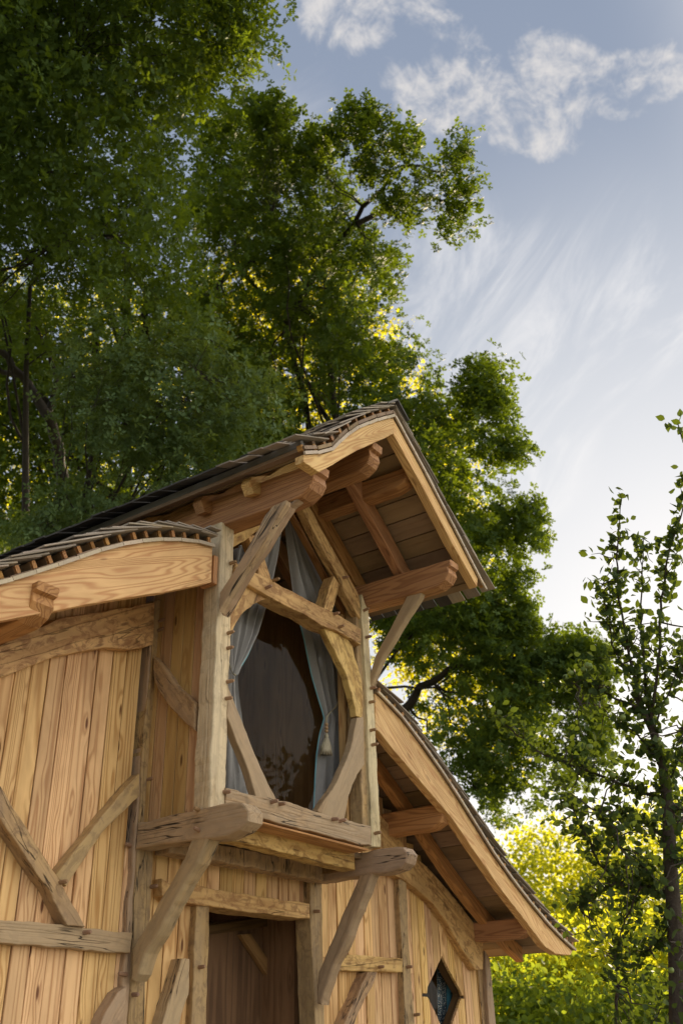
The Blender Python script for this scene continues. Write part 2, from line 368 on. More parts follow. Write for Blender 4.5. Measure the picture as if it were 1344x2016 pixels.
def box_mesh(name, L, W, T, bev=0.0015, jit=0.0):
    """box along x, chamfered on the long edges; grain runs along x"""
    V, G, F = [], [], []
    b_ = min(bev, T * 0.4)
    prof = [(-W / 2 + b_, 0), (W / 2 - b_, 0), (W / 2, b_), (W / 2, T - b_), (W / 2 - b_, T), (-W / 2 + b_, T), (-W / 2, T - b_), (-W / 2, b_)]
    n = 3 if jit else 1
    for s in range(n + 1):
        x = -L / 2 + L * s / n; jx, jz = rng.uniform(-jit, jit), rng.uniform(-jit, jit)
        for y, z in prof:
            V.append((x, y + jx, z + jz)); G.append((x, y, z))
    for s in range(n):
        for k in range(8):
            k2 = (k + 1) % 8; F.append((s * 8 + k, s * 8 + k2, (s + 1) * 8 + k2, (s + 1) * 8 + k))
    F.append(tuple(reversed(range(8)))); F.append(tuple(n * 8 + k for k in range(8)))
    return mesh_from(name, V, [tuple(reversed(f_)) for f_ in F], G)
def place(name, me, mat, o, X, Y, Z, parent=None, sx=1, sy=1):
    X = Vector(X).normalized(); Z = Vector(Z).normalized(); Y = Vector(Y).normalized()
    ob = cpart(name, me, mat, parent)
    mw = Matrix((X * sx, Y * sy, Z)).transposed().to_4x4(); mw.translation = o
    ob.matrix_basis = mw
    return ob
def peg(p, n=(0, -1, 0), parent=None, r=0.011, L=0.045):
    n = Vector(n).normalized() + Vector((rng.uniform(-.1, .1), rng.uniform(-.1, .1), rng.uniform(-.1, .1))); n.normalize()
    u_ = n.orthogonal().normalized(); v_ = n.cross(u_)
    V, F, G = [], [], []
    for z, rr in ((-0.02, r), (L * 0.8, r * 0.92), (L, r * 0.6)):
        for k in range(7):
            a = k / 7 * 2 * math.pi; V.append(Vector(p) + n * z + u_ * math.cos(a) * rr + v_ * math.sin(a) * rr); G.append((z, math.cos(a) * rr, math.sin(a) * rr))
    for s in range(2):
        for k in range(7): F.append((s * 7 + k, s * 7 + (k + 1) % 7, (s + 1) * 7 + (k + 1) % 7, (s + 1) * 7 + k))
    F.append(tuple(range(14, 21)))
    o = cpart('peg', mesh_from('peg', V, F, G), M['peg'], None)
    if parent is not None:
        o.parent = parent
        o.matrix_parent_inverse = Matrix.Identity(4)
    return o
def pegs(parent, k, pts, ax, v, n=(0, -1, 0)):
    for x, y in pts: peg(at(*px(k, x, y), ax, v), n, parent)

# ---------------------------------------------------------------- ground
def sheet(name, x0, x1, y0, y1, z, mat, n=40, amp=0.0, zf=None):
    V, F = [], []
    for j in range(n + 1):
        for i in range(n + 1):
            x = x0 + (x1 - x0) * i / n; y = y0 + (y1 - y0) * j / n
            V.append((x, y, z + (zf(x, y) if zf else 0) + amp * mnoise.noise(Vector((x * .3, y * .3, 0)))))
    for j in range(n):
        for i in range(n): a = j * (n + 1) + i; F.append((a, a + 1, a + n + 2, a + n + 1))
    return link(name, mesh_from(name, V, F, smooth=True), mat)
g_ = sheet('ground', -600, 600, -600, 600, -0.02, M['ground'], 60); tag(g_, 'rough meadow ground around the cabin', kind='structure')
g_ = sheet('bounce_gravel', -6, 12, -6, 7.5, 0.02, M['gravel'], 30, 0.02); tag(g_, 'pale gravel added in front of the cabin to bounce light', kind='structure')  # unseen gravel patch, added to bounce light onto the cabin front

# ---------------------------------------------------------------- cabin: wing walls and posts
YW = 3.80; YB = 3.84
Ltop = [at(*px('C', x, y), 'Y', 3.28) for x, y in [(0, 485), (75, 455), (240, 405), (400, 350), (545, 300), (690, 262), (830, 240), (960, 240), (1100, 255), (1172, 275)]]
Rtop = [at(*px('G', x, y), 'Y', 3.30) for x, y in [(165, 180), (200, 215), (300, 320), (400, 450), (500, 590), (600, 740), (700, 900), (800, 1060), (900, 1200), (1000, 1330), (1100, 1450), (1180, 1535), (1255, 1602)]]
profL = [(0.75, 2.62), (1.2, 2.72), (1.7, 2.95)] + [(q.x, q.z) for q in Ltop]      # eave -> tower
profR = [(q.x, q.z) for q in Rtop]                                                     # tower -> eave
def prof_z(prof, x):
    return float(np.interp(x, [p_[0] for p_ in prof], [p_[1] for p_ in prof]))
DCX = 6.56
def dia(z):
    """half width and centre of the lozenge window at height z"""
    zt, zm, zb = 2.04, 1.80, 1.50
    if z >= zt or z <= zb: return 0
    if z > zm: t_ = (zt - z) / (zt - zm)
    else: t_ = (z - zb) / (zm - zb)
    return 0.262 * (t_ ** 1.12)
x = 0.9
planks = []
while x < 7.12:
    wdt = rng.uniform(0.088, 0.112) if x > 2 else 0.12
    x1 = min(x + wdt, 7.14); c = (x + x1) / 2
    if c < 3.5: top = min(prof_z(profL, c) - 0.02, 4.0)
    elif c < 5.0: top = 2.40
    else: top = prof_z(profR, c) - 0.05
    segs = [(0.35, top)]
    if 4.07 < c < 4.95: segs = [(2.20, top)]
    yy = YB + rng.uniform(-0.0035, 0.0035)
    g2 = 0.0028
    for z0, z1 in segs:
        if DCX - 0.25 < x1 and x < DCX + 0.25:
            # planks sawn to the curved lozenge opening
            zs = np.linspace(1.50, 2.04, 28)
            hole = [(z, dia(z)) for z in zs]
            def inside(xx, z): return abs(xx - DCX) < dia(z)
            xa, xb = x + g2, x1 - g2
            def bound(xx, up):
                z = 1.78
                if not inside(xx, z): return None
                while inside(xx, z): z += 0.004 if up else -0.004
                return z
            xsn = np.linspace(xa, xb, 7)
            topb = [(xx, bound(xx, True)) for xx in xsn]; botb = [(xx, bound(xx, False)) for xx in xsn]
            if any(b_[1] is not None for b_ in topb):
                ft = [(xx, z if z is not None else 1.79) for xx, z in topb]; fbm = [(xx, z if z is not None else 1.77) for xx, z in botb]
                up_ = [Vector((xx, yy, z)) for xx, z in ft] + [Vector((xb, yy, z1)), Vector((xa, yy, z1))]
                dn_ = [Vector((xx, yy, z)) for xx, z in reversed(fbm)] + [Vector((xa, yy, z0)), Vector((xb, yy, z0))]
                for pp_ in (up_, dn_): slab('wall_plank', pp_, 'Y', yy, 0.022, M['plank'], bevel=0.0025, wob=0, grain_dir=math.pi / 2)
                continue
        parts = [(z0, z1)]
        if rng.random() < 0.22 and z1 - z0 > 1: zc_ = rng.uniform(1.4, z1 - 0.3); parts = [(z0, zc_ - 0.001), (zc_ + 0.001, z1)]
        for za, zb in parts:
            me = box_mesh('wall_plank', zb - za, (x1 - x) - 2 * g2, 0.022, 0.0025)
            place('wall_plank', me, M['plank'], Vector((c, yy + 0.022, (za + zb) / 2)), (0, 0, 1), (1, 0, 0), (0, -1, 0))
    x = x1

def post(x0, x1, z0, z1, y0, d, mat, name='post', wob=0.004, bevel=0.008):
    return slab(name, [Vector((x0, y0, z0)), Vector((x1, y0, z0)), Vector((x1, y0, z1)), Vector((x0, y0, z1))], 'Y', y0, d, M[mat], bevel=bevel, wob=wob, grain_dir=math.pi / 2)
p = beam('post', 'N', [(304, 1180), (299, 1320), (283, 1440), (273, 1668), (266, 1760), (259, 1930), (252, 2060), (250, 2300), (290, 2300), (284, 2060), (286, 1930), (298, 1780), (302, 1670), (298, 1610), (304, 1440), (318, 1300), (322, 1180)], 'Y', 3.795, 0.14, 'oak')
pegs(p, 'D', [(815, 268), (833, 857), (733, 1450)], 'Y', 3.795); pegs(p, 'C', [(878, 682), (872, 733)], 'Y', 3.795)
peg(at(*px('D', 720, 628), 'X', 3.49), (-1, -.3, 0), p); peg(at(*px('D', 685, 1338), 'X', 3.49), (-1, -.3, 0), p)
# extra back part of that post seen on its left
post(3.495, 3.60, 0.3, 3.70, 3.805, 0.16, 'oak_grey')
p = beam('post', 'D', [(1086, 950), (1158, 960), (1150, 1200), (1140, 1613), (1135, 1900), (1040, 1900), (1058, 1613), (1072, 1200)], 'Y', 3.795, 0.14, 'oak'); pegs(p, 'D', [(1098, 1300)], 'Y', 3.795)
p = beam('post', 'E', [(674, 500), (735, 520), (738, 800), (745, 1000), (752, 1279), (758, 1600), (706, 1600), (700, 1279), (690, 1000), (675, 730)], 'Y', 3.790, 0.12, 'oak'); pegs(p, 'E', [(695, 683)], 'Y', 3.79)
p = beam('post', 'G', [(290, 1130), (300, 1400), (316, 1700), (328, 2005), (340, 2300), (405, 2300), (382, 2005), (352, 1600), (345, 1480), (332, 1130)], 'Y', 3.795, 0.16, 'oak'); pegs(p, 'G', [(328, 1155), (337, 1690), (378, 1955)], 'Y', 3.795)
p = beam('post', 'G', [(765, 1600), (795, 1640), (805, 1750), (828, 2005), (840, 2300), (800, 2300), (790, 2005), (775, 1750)], 'Y', 3.80, 0.17, 'oak_grey')
post(7.065, 7.20, 0.3, 2.05, 3.83, 0.13, 'oak')
lint = beam('lintel', 'E', [(-115, 512), (-60, 545), (60, 548), (300, 585), (500, 615), (674, 642), (673, 726), (480, 702), (145, 658), (0, 640), (-80, 630), (-112, 600)], 'Y', 3.775, 0.16, 'oak_gold')
p = beam('beam', 'C', [(-120, 860), (0, 820), (320, 668), (858, 575), (845, 808), (790, 824), (740, 834), (600, 827), (500, 836), (400, 852), (280, 888), (180, 925), (60, 972), (0, 996), (-120, 1050)], 'Y', 3.775, 0.1, 'oak_gold')
p = beam('beam', 'D', [(-150, 1020), (0, 1038), (200, 1052), (450, 1080), (729, 1112), (722, 1222), (560, 1215), (400, 1197), (200, 1178), (0, 1163), (-150, 1150)], 'Y', 3.785, 0.09, 'oak_grey'); pegs(p, 'D', [(465, 1108)], 'Y', 3.785)
beam('brace', 'D', [(-60, 200), (0, 290), (100, 450), (200, 620), (310, 790), (380, 920), (430, 1000), (474, 1080), (376, 1068), (330, 990), (270, 870), (180, 740), (60, 570), (0, 475), (-60, 380)], 'Y', 3.765, 0.08, 'oak')
p = beam('brace', 'D', [(770, 232), (772, 352), (715, 412), (620, 502), (560, 562), (440, 742), (372, 852), (345, 835), (306, 795), (420, 650), (540, 500), (640, 378), (735, 270)], 'Y', 3.77, 0.07, 'oak'); pegs(p, 'D', [(333, 832)], 'Y', 3.765)
beam('brace', 'D', [(697, 1403), (690, 1565), (655, 1650), (560, 1800), (440, 1900), (520, 1700), (590, 1540), (650, 1440)], 'Y', 3.765, 0.08, 'oak_grey')
beam('brace', 'D', [(1003, 1250), (1047, 1252), (1040, 1450), (985, 1640), (930, 1800), (850, 1800), (900, 1613), (960, 1400)], 'Y', 3.765, 0.09, 'oak_grey')
p = beam('beam', 'E', [(852, 908), (1162, 930), (1164, 1005), (1000, 1002), (815, 996), (835, 940)], 'Y', 3.785, 0.08, 'oak_gold'); pegs(p, 'E', [(1035, 978)], 'Y', 3.785)
beam('brace', 'E', [(975, 1004), (1030, 1008), (1003, 1080), (965, 1150), (930, 1220), (905, 1290), (880, 1400), (820, 1400), (850, 1290), (885, 1210), (930, 1110)], 'Y', 3.76, 0.09, 'oak')
beam('beam', 'G', [(190, 850), (275, 950), (345, 1058), (450, 1138), (550, 1250), (650, 1370), (757, 1522), (758, 1703), (716, 1704), (690, 1665), (620, 1556), (560, 1446), (480, 1338), (400, 1266), (330, 1212), (250, 1180), (190, 1150)], 'Y', 3.775, 0.1, 'oak_gold')

# ---------------------------------------------------------------- roofs
class Prof:
    def __init__(s, pts):
        s.p = np.array(pts, float); d = np.diff(s.p, axis=0); s.s = np.concatenate([[0], np.cumsum(np.hypot(d[:, 0], d[:, 1]))]); s.L = s.s[-1]
    def pos(s, t_):
        if t_ < 0: d = s.p[1] - s.p[0]; d = d / np.hypot(*d); return s.p[0] + d * t_
        if t_ > s.L: d = s.p[-1] - s.p[-2]; d = d / np.hypot(*d); return s.p[-1] + d * (t_ - s.L)
        return np.array([np.interp(t_, s.s, s.p[:, 0]), np.interp(t_, s.s, s.p[:, 1])])
    def frame(s, t_):
        a, b_ = s.pos(t_ - 0.03), s.pos(t_ + 0.03); d = (b_ - a) / np.hypot(*(b_ - a)); n = np.array([-d[1], d[0]])
        if n[1] < 0: n = -n
        return d, n
bulk_v, bulk_f, bulk_g = [], [], []
sh_meshes = [box_mesh('shingle', 1.0, rng.uniform(.095, .125), 0.0075, 0.001, 0.0) for _ in range(6)]
def roof(pts, y0, y1, down, rise=0.0, cols=2, batten_gap=0.095, front='shingle_new', yard=0.13, back_rows=None, lap=0.0):
    """pts from one end to the other; down=+1 when pts run ridge -> eave"""
    P = Prof(pts); V3 = lambda q, y: Vector((q[0], y, q[1] + rise * (y - y0)))
    yc, ly = (y0 + y1) / 2, (y1 - y0)
    Yv = Vector((0, 1, rise)).normalized()
    # sheathing boards, laid front to back
    t_ = 0.0
    while t_ < P.L - 0.02:
        wd = min(rng.uniform(0.125, 0.16), P.L - t_); mid = t_ + wd / 2; d, n = P.frame(mid); q = (P.pos(t_) + P.pos(t_ + wd)) / 2
        dv, nv = Vector((d[0], 0, d[1])), Vector((n[0], 0, n[1]))
        me = box_mesh('sheathing_board', ly, wd - 0.005, 0.02, 0.002)
        place('sheathing_board', me, M['sheath'], V3(q, yc) + nv * rng.uniform(0, 0.003) + Yv * rng.uniform(-.006, .006), Yv, dv, nv)
        # weathered cut end of the board
        me = box_mesh('board_end', 0.012, wd - 0.003, 0.018, 0.001)
        place('board_end', me, M['board_end'], V3(q, y0 - 0.008) - nv * 0.003, Yv, dv, nv)
        t_ += wd
    # battens
    nb = int(P.L / batten_gap)
    for k in range(nb + 1):
        tt = 0.03 + k * (P.L - 0.05) / nb; d, n = P.frame(tt); q = P.pos(tt)
        dv, nv = Vector((d[0], 0, d[1])), Vector((n[0], 0, n[1]))
        me = box_mesh('batten', ly, 0.026, 0.036, 0.002)
        place('batten', me, M['shingle'] if k == (0 if down < 0 else nb) else M['sheath'], V3(q, yc) + nv * 0.0205 + Yv * 0.02, Yv, dv, nv)
        me = box_mesh('batten_end', 0.03, 0.021, 0.036, 0.002); place('batten_end', me, M['fir_red'], V3(q, y0 + 0.022 + rng.uniform(-.004, .006)) + nv * 0.0225, Yv, dv, nv)
        for c_ in range(int(ly / 0.112) + 1):
            y = y0 - (0.035 if down < 0 else 0.01) + (c_ + 0.5) * 0.112 + (rng.uniform(-.022, .012) if c_ == 0 else rng.uniform(-.006, .006))
            ln = rng.uniform(0.30, 0.36)
            lo = tt + down * (0.05 + (0.05 if k == (0 if down < 0 else nb) else 0) + rng.uniform(-0.016, 0.018)); hi = lo - down * ln
            a, b_ = P.pos(lo), P.pos(hi); na, nb_ = P.frame(lo)[1], P.frame(min(max(hi, 0), P.L))[1]
            lift = rng.uniform(0, 0.012)
            pa = V3(a, y) + Vector((na[0], 0, na[1])) * (0.090 + lift); pb = V3(b_, y) + Vector((nb_[0], 0, nb_[1])) * 0.062
            if hi < -0.05 and down > 0:      # cut at the ridge
                fr_ = (lo + 0.05) / (lo - hi); pb = pa.lerp(pb, min(1, max(0.1, fr_)))
            if hi > P.L + 0.02 and down < 0:
                fr_ = (P.L + 0.02 - lo) / (hi - lo); pb = pa.lerp(pb, min(1, max(0.1, fr_)))
            X = (pb - pa); Ls = X.length; X.normalize(); Z = X.cross(Yv); Z = Z if Z.z > 0 else -Z
            if c_ < cols:
                ob = place('shingle', sh_meshes[rng.randrange(6)], None, (pa + pb) / 2, X, Z.cross(X), Z, sx=Ls, sy=rng.uniform(.92, 1.0))
                if not ob.data.materials: ob.data.materials.append(M['shingle_new'])
            else:
                base = len(bulk_v); W = 0.052
                for sx_ in (0, 1):
                    for sy_ in (-W, W):
                        for sz in (0, 0.009):
                            bulk_v.append(pa.lerp(pb, sx_) + Z.cross(X) * sy_ + Z * sz); bulk_g.append((sx_ * Ls + c_, sy_ + k * .3, sz))
                for f_ in ((0, 1, 3, 2), (4, 6, 7, 5), (0, 4, 5, 1), (2, 3, 7, 6), (0, 2, 6, 4), (1, 5, 7, 3)): bulk_f.append(tuple(base + i_ for i_ in f_))
    return P
PL_ = roof(profL, 3.27, 6.6, -1, cols=2)
PR_ = roof(profR, 3.29, 6.6, +1, cols=3)
YT = 2.60
TLtop = [at(*px('H', x, y), 'Y', YT) for x, y in [(175, 410), (230, 409), (290, 405), (340, 390), (400, 330), (440, 295), (500, 255), (600, 215), (700, 188)]]
profTL = [(q.x, q.z) for q in TLtop] + [(4.30, 4.975)]
profTR = [(4.30, 4.975), (4.6, 4.745), (4.95, 4.46), (5.15, 4.29), (5.25, 4.20), (5.345, 4.135)]
roof(profTL, YT, 7.2, -1, rise=0.030, cols=5, batten_gap=0.112)
roof(profTR, YT, 7.2, +1, rise=0.030, cols=3, batten_gap=0.112)
me = mesh_from('shingle_courses', bulk_v, bulk_f, bulk_g); o = cpart('shingle_courses', me, M['shingle']); o['kind'] = 'stuff'
# ridge capping boards on the tower
for sgn in (-1, 1):
    dv = Vector((sgn, 0, -0.78)).normalized(); nv = Vector((0.78 * sgn, 0, 1)).normalized()
    for k in range(6):
        me = box_mesh('ridge_board', 0.80, 0.15, 0.012, 0.001); yk = YT + 0.36 + k * 0.78
        place('ridge_board', me, M['shingle'], Vector((4.30, yk, 4.975 + 0.030 * (yk - YT) + 0.095)) + dv * 0.07 + nv * 0.01, Vector((0, 1, 0.030)), dv, nv)

# barge boards
slab('barge_board', outline('C', [(-260, 545), (0, 480), (75, 452), (240, 402), (400, 347), (545, 297), (690, 259), (830, 237), (960, 237), (1100, 252), (1172, 272), (1166, 465), (1110, 480), (900, 521), (600, 566), (300, 625), (0, 680), (-260, 735)], 'Y', 3.28), 'Y', 3.28, 0.06, M['fir'], bevel=0.004, wob=0.001, grain_dir=0.45)
slab('barge_board', outline('G', [(163, 183), (200, 217), (300, 322), (400, 452), (500, 592), (600, 742), (700, 902), (800, 1062), (900, 1202), (1000, 1332), (1100, 1452), (1180, 1537), (1250, 1604), (1240, 1626), (1160, 1620), (1095, 1575), (1000, 1450), (850, 1255), (700, 1040), (590, 875), (470, 735), (350, 595), (260, 490), (188, 395), (165, 380)], 'Y', 3.30), 'Y', 3.30, 0.06, M['fir'], bevel=0.004, wob=0.001, grain_dir=-0.62)
slab('barge_board', outline('H', [(176, 412), (230, 411), (292, 407), (342, 391), (402, 331), (442, 296), (502, 256), (602, 216), (700, 192), (722, 212), (720, 286), (500, 386), (270, 519), (176, 456)], 'Y', YT), 'Y', YT, 0.06, M['fir'], bevel=0.004, wob=0.001, grain_dir=0.66)
dz = 0.135
slab('barge_board', [Vector((a, YT + 0.003, z)) for a, z in [(4.285, 4.97), (4.6, 4.738), (4.95, 4.453), (5.15, 4.283), (5.26, 4.188), (5.235, 4.12), (4.95, 4.453 - dz), (4.6, 4.738 - dz), (4.29, 4.97 - dz)]], 'Y', YT + 0.003, 0.06, M['fir'], bevel=0.004, wob=0.001)
# fascia board ends at the right of the left wing
post(3.452, 3.485, 3.70, 3.87, 3.30, 0.10, 'fir_red', 'trim_board', 0, 0.003)
# rafters
def rafter(x0, z0, x1, z1, y, d=0.07, h=0.12, tail=False, mat='fir_red'):
    n = Vector((z0 - z1, 0, x1 - x0)).normalized() * (1 if x1 > x0 else -1)
    a, b_ = Vector((x0, y, z0)), Vector((x1, y, z1))
    pts = [a, b_]
    if tail: dv = (b_ - a).normalized(); pts += [b_ - n * h * .35 + dv * .01, b_ - n * h * .75 - dv * .05, b_ - n * h * 1.0 - dv * .12]
    else: pts += [b_ - n * h]
    pts += [a - n * h]
    return slab('rafter', pts, 'Y', y, d, M[mat], bevel=0.005, wob=0.0015)
for y in (3.03, 3.40, 3.85, 4.4, 5.0, 5.6, 6.2):
    rz = 0.030 * (y - YT) - 0.003
    rafter(4.30, 4.97 + rz, 5.22, 4.22 + rz, y)
    pl = [(4.29, 4.965 + rz), (3.97, 4.72 + rz), (3.78, 4.53 + rz), (3.60, 4.352 + rz), (3.44, 4.262 + rz), (3.425, 4.22 + rz), (3.46, 4.165 + rz), (3.50, 4.175 + rz), (3.56, 4.20 + rz), (3.62, 4.235 + rz), (3.84, 4.45 + rz), (4.02, 4.62 + rz), (4.29, 4.84 + rz)]
    slab('rafter', [Vector((a, y, z)) for a, z in pl], 'Y', y, 0.07, M['fir_red'] if y > 3.2 else M['fir'], bevel=0.005, wob=0.0015)
def wing_rafter(prof, xs, y, h=0.11, mat='fir_red'):
    up_ = [Vector((a, y, prof_z(prof, a) - 0.003)) for a in xs]; lo = [Vector((a, y, prof_z(prof, a) - h)) for a in reversed(xs)]
    slab('rafter', up_ + lo, 'Y', y, 0.07, M[mat], bevel=0.005, wob=0.001)
for y in (3.66, 4.4, 5.2, 6.0): 
    wing_rafter(profR, list(np.linspace(5.03, 7.5, 14)), y); wing_rafter(profL, list(np.linspace(0.8, 3.45, 14)), y)
# purlins with scrolled ends
def purlin(x0, x1, zt, zb, ytip, yback, mat='fir_red', rise=0.0, scroll=0.09, cap=True):
    h = zt - zb
    pts = [(yback, zt + rise * (yback - ytip)), (ytip, zt), (ytip + 0.005, zt - h * .25), (ytip + 0.028, zt - h * .3), (ytip + 0.02, zt - h * .55), (ytip + 0.05, zt - h * .8), (ytip + 0.11, zt - h * .97), (ytip + 0.17, zb), (yback, zb + rise * (yback - ytip))]
    return slab('purlin', [Vector((x0, a, z)) for a, z in pts], 'X', x0, x1 - x0, M[mat], bevel=0.008, wob=0.002, grain_dir=0)
purlin(3.52, 3.65, 4.262, 4.075, 2.64, 7.0, rise=0.03)
purlin(4.10, 4.21, 4.70, 4.52, 2.64, 7.0, rise=0.03)
purlin(4.55, 4.66, 4.755, 4.62, 2.66, 7.0, rise=0.03)
pR = purlin(4.95, 5.06, 4.225, 4.055, 2.63, 7.0, rise=0.03)
purlin(5.83, 5.95, 2.92, 2.765, 3.31, 3.83); purlin(6.95, 7.08, 2.285, 2.15, 3.31, 3.83); purlin(2.30, 2.42, 3.27, 3.10, 3.24, 3.83)
for xx, zz in ((5.83, 2.92), (6.95, 2.285), (2.3, 3.27)): purlin(xx, xx + .12, zz, zz - .14, 3.86, 6.4)

# ---------------------------------------------------------------- projecting bay
pL = post(3.50, 3.612, 2.50, 4.10, 3.30, 0.115, 'oak_post'); pegs(pL, 'B', [(192, 187), (190, 270), (188, 455), (181, 547), (170, 1062)], 'Y', 3.30); pegs(pL, 'J', [(200, 483)], 'Y', 3.30)
pR_ = beam('post', 'B', [(932, -25), (948, 20), (968, 60), (972, 250), (992, 480), (1005, 700), (1020, 1000), (1036, 1366), (984, 1368), (968, 900), (955, 480), (940, 250), (930, 100)], 'Y', 3.30, 0.12, 'oak_post')
pegs(pR_, 'B', [(940, 62), (952, 210), (978, 490), (972, 567), (977, 722), (985, 803), (1000, 1290)], 'Y', 3.30)
post(4.86, 4.935, 2.50, 4.06, 3.325, 0.10, 'oak')
sill = beam('beam', 'B', [(183, 1040), (345, 1080), (460, 1105), (560, 1128), (700, 1178), (840, 1215), (980, 1250), (983, 1356), (900, 1345), (700, 1290), (500, 1240), (300, 1187), (182, 1150)], 'Y', 3.29, 0.13, 'oak_grey'); pegs(sill, 'B', [(430, 1118), (477, 1128), (767, 1212), (808, 1222)], 'Y', 3.29)
beam('trim_board', 'B', [(300, 1203), (968, 1376), (964, 1386), (300, 1214)], 'Y', 3.262, 0.40, 'fir_red', wob=0, bevel=0.002)
beam('beam', 'B', [(150, 1262), (300, 1232), (600, 1300), (892, 1392), (893, 1492), (600, 1424), (300, 1345), (125, 1318)], 'Y', 3.40, 0.10, 'oak_gold')
for k in range(5):
    y = 3.44 + k * 0.08; me = box_mesh('floor_board', 1.36, 0.077, 0.025, 0.002); place('floor_board', me, M['sheath'], Vector((4.28, y, 2.455)), (1, 0, 0), (0, 1, 0), (0, 0, 1))
post(3.62, 4.95, 2.36, 2.45, 3.68, 0.11, 'oak', 'beam')
for x0, x1_, tipx in ((3.50, 3.615, 0), (4.945, 5.06, 0)):
    pts = [(3.80, 2.505), (3.15, 2.512), (3.085, 2.50), (3.045, 2.46), (3.05, 2.41), (3.10, 2.372), (3.20, 2.352), (3.30, 2.36), (3.80, 2.375)]
    if x0 > 4: pts = [(3.80, 2.495), (3.15, 2.497), (3.10, 2.488), (3.075, 2.45), (3.09, 2.40), (3.14, 2.368), (3.22, 2.358), (3.80, 2.365)]
    b_ = slab('beam', [Vector((x0, a, z)) for a, z in pts], 'X', x0, x1_ - x0, M['oak_grey'], bevel=0.010, wob=0.004, grain_dir=0)
    if x0 < 4: pegs(b_, 'D', [(1098, 545), (1095, 432)], 'X', x0, (-1, -.2, 0.1))
# curved struts below the brackets
beam('brace', 'D', [(722, 1372), (728, 1200), (780, 1110), (880, 930), (960, 800), (1020, 680), (1050, 600), (1083, 570), (1155, 575), (1085, 725), (965, 935), (885, 1085), (805, 1225), (770, 1340), (742, 1376)], 'X', 3.505, 0.095, 'oak_grey', bevel=0.012)
beam('brace', 'E', [(708, 1172), (714, 1000), (780, 850), (850, 680), (920, 520), (938, 475), (1012, 470), (968, 585), (905, 725), (862, 835), (802, 965), (760, 1080), (732, 1176)], 'X', 4.95, 0.085, 'oak_grey', bevel=0.012)
# side wall of the bay and tower
for k in range(5):
    y = 3.465 + k * 0.086; me = box_mesh('wall_plank', 1.72, 0.082, 0.02, 0.0025)
    place('wall_plank', me, M['plank_side'], Vector((3.56, y, 3.30)), (0, 0, 1), (0, 1, 0), (-1, 0, 0))
beam('brace', 'C', [(848, 870), (885, 905), (915, 960), (960, 1020), (1020, 1075), (1076, 1125), (1078, 1285), (1020, 1245), (960, 1180), (890, 1090), (850, 1010), (842, 940)], 'X', 3.50, 0.06, 'oak', bevel=0.008)
for x0, x1_, y0, y1_, z0, z1_ in ((3.58, 3.64, 3.9, 6.6, 2.4, 4.35), (4.92, 4.98, 3.45, 6.6, 2.4, 4.35)):
    slab('tower_wall', [Vector((x0, y0, z0)), Vector((x0, y1_, z0)), Vector((x0, y1_, z1_)), Vector((x0, y0, z1_))], 'X', x0, x1_ - x0, M['inner'], wob=0, bevel=0.002, grain_dir=math.pi / 2)
# gable frame and braces of the bay window
beam('brace', 'J', [(200, 226), (330, 170), (445, 120), (560, 75), (700, 28), (640, 110), (560, 150), (470, 205), (400, 250), (350, 280), (300, 312), (214, 364)], 'Y', 3.33, 0.09, 'oak_gold')
p = beam('brace', 'J', [(710, 36), (745, 22), (775, 16), (790, 80), (855, 205), (955, 380), (1062, 565), (1142, 700), (1158, 800), (1152, 886), (1100, 800), (1044, 705), (1000, 592), (905, 425), (800, 230)], 'Y', 3.31, 0.06, 'oak_gold'); pegs(p, 'J', [(1025, 588)], 'Y', 3.31)
beam('brace', 'J', [(330, 282), (374, 262), (455, 450), (502, 602), (500, 640), (410, 600), (392, 450)], 'Y', 3.34, 0.07, 'oak_gold')
beam('brace', 'J', [(960, 571), (1000, 640), (945, 850), (880, 830), (912, 720), (926, 650)], 'Y', 3.315, 0.09, 'oak_gold')
p = beam('beam', 'J', [(240, 480), (300, 500), (372, 545), (430, 565), (500, 600), (560, 640), (680, 700), (800, 765), (870, 798), (950, 838), (1060, 900), (1162, 962), (1161, 1082), (1080, 1032), (950, 965), (870, 935), (740, 852), (600, 790), (480, 722), (325, 632), (230, 590)], 'Y', 3.285, 0.12, 'oak_gold')
pegs(p, 'J', [(460, 665), (515, 608), (960, 855), (995, 952)], 'Y', 3.285)
beam('brace', 'J', [(203, 440), (330, 540), (400, 660), (480, 742), (430, 758), (370, 785), (300, 840), (240, 920), (200, 1030)], 'Y', 3.32, 0.05, 'oak_gold')
beam('brace', 'B', [(718, 150), (790, 140), (850, 215), (880, 255), (886, 310), (906, 360), (926, 440), (934, 520), (934, 640), (925, 655), (896, 642), (892, 600), (875, 520), (845, 420), (800, 320), (760, 245)], 'Y', 3.31, 0.05, 'oak_gold')
beam('brace', 'B', [(902, 652), (938, 645), (946, 912), (907, 968), (880, 1022), (860, 1085), (830, 1240), (765, 1220), (680, 1170), (740, 1085), (800, 990), (850, 880), (882, 780)], 'Y', 3.305, 0.05, 'oak_grey')
beam('brace', 'B', [(194, 470), (228, 560), (262, 650), (332, 830), (402, 990), (475, 1125), (350, 1100), (300, 930), (240, 780), (190, 640)], 'Y', 3.305, 0.05, 'oak_grey')
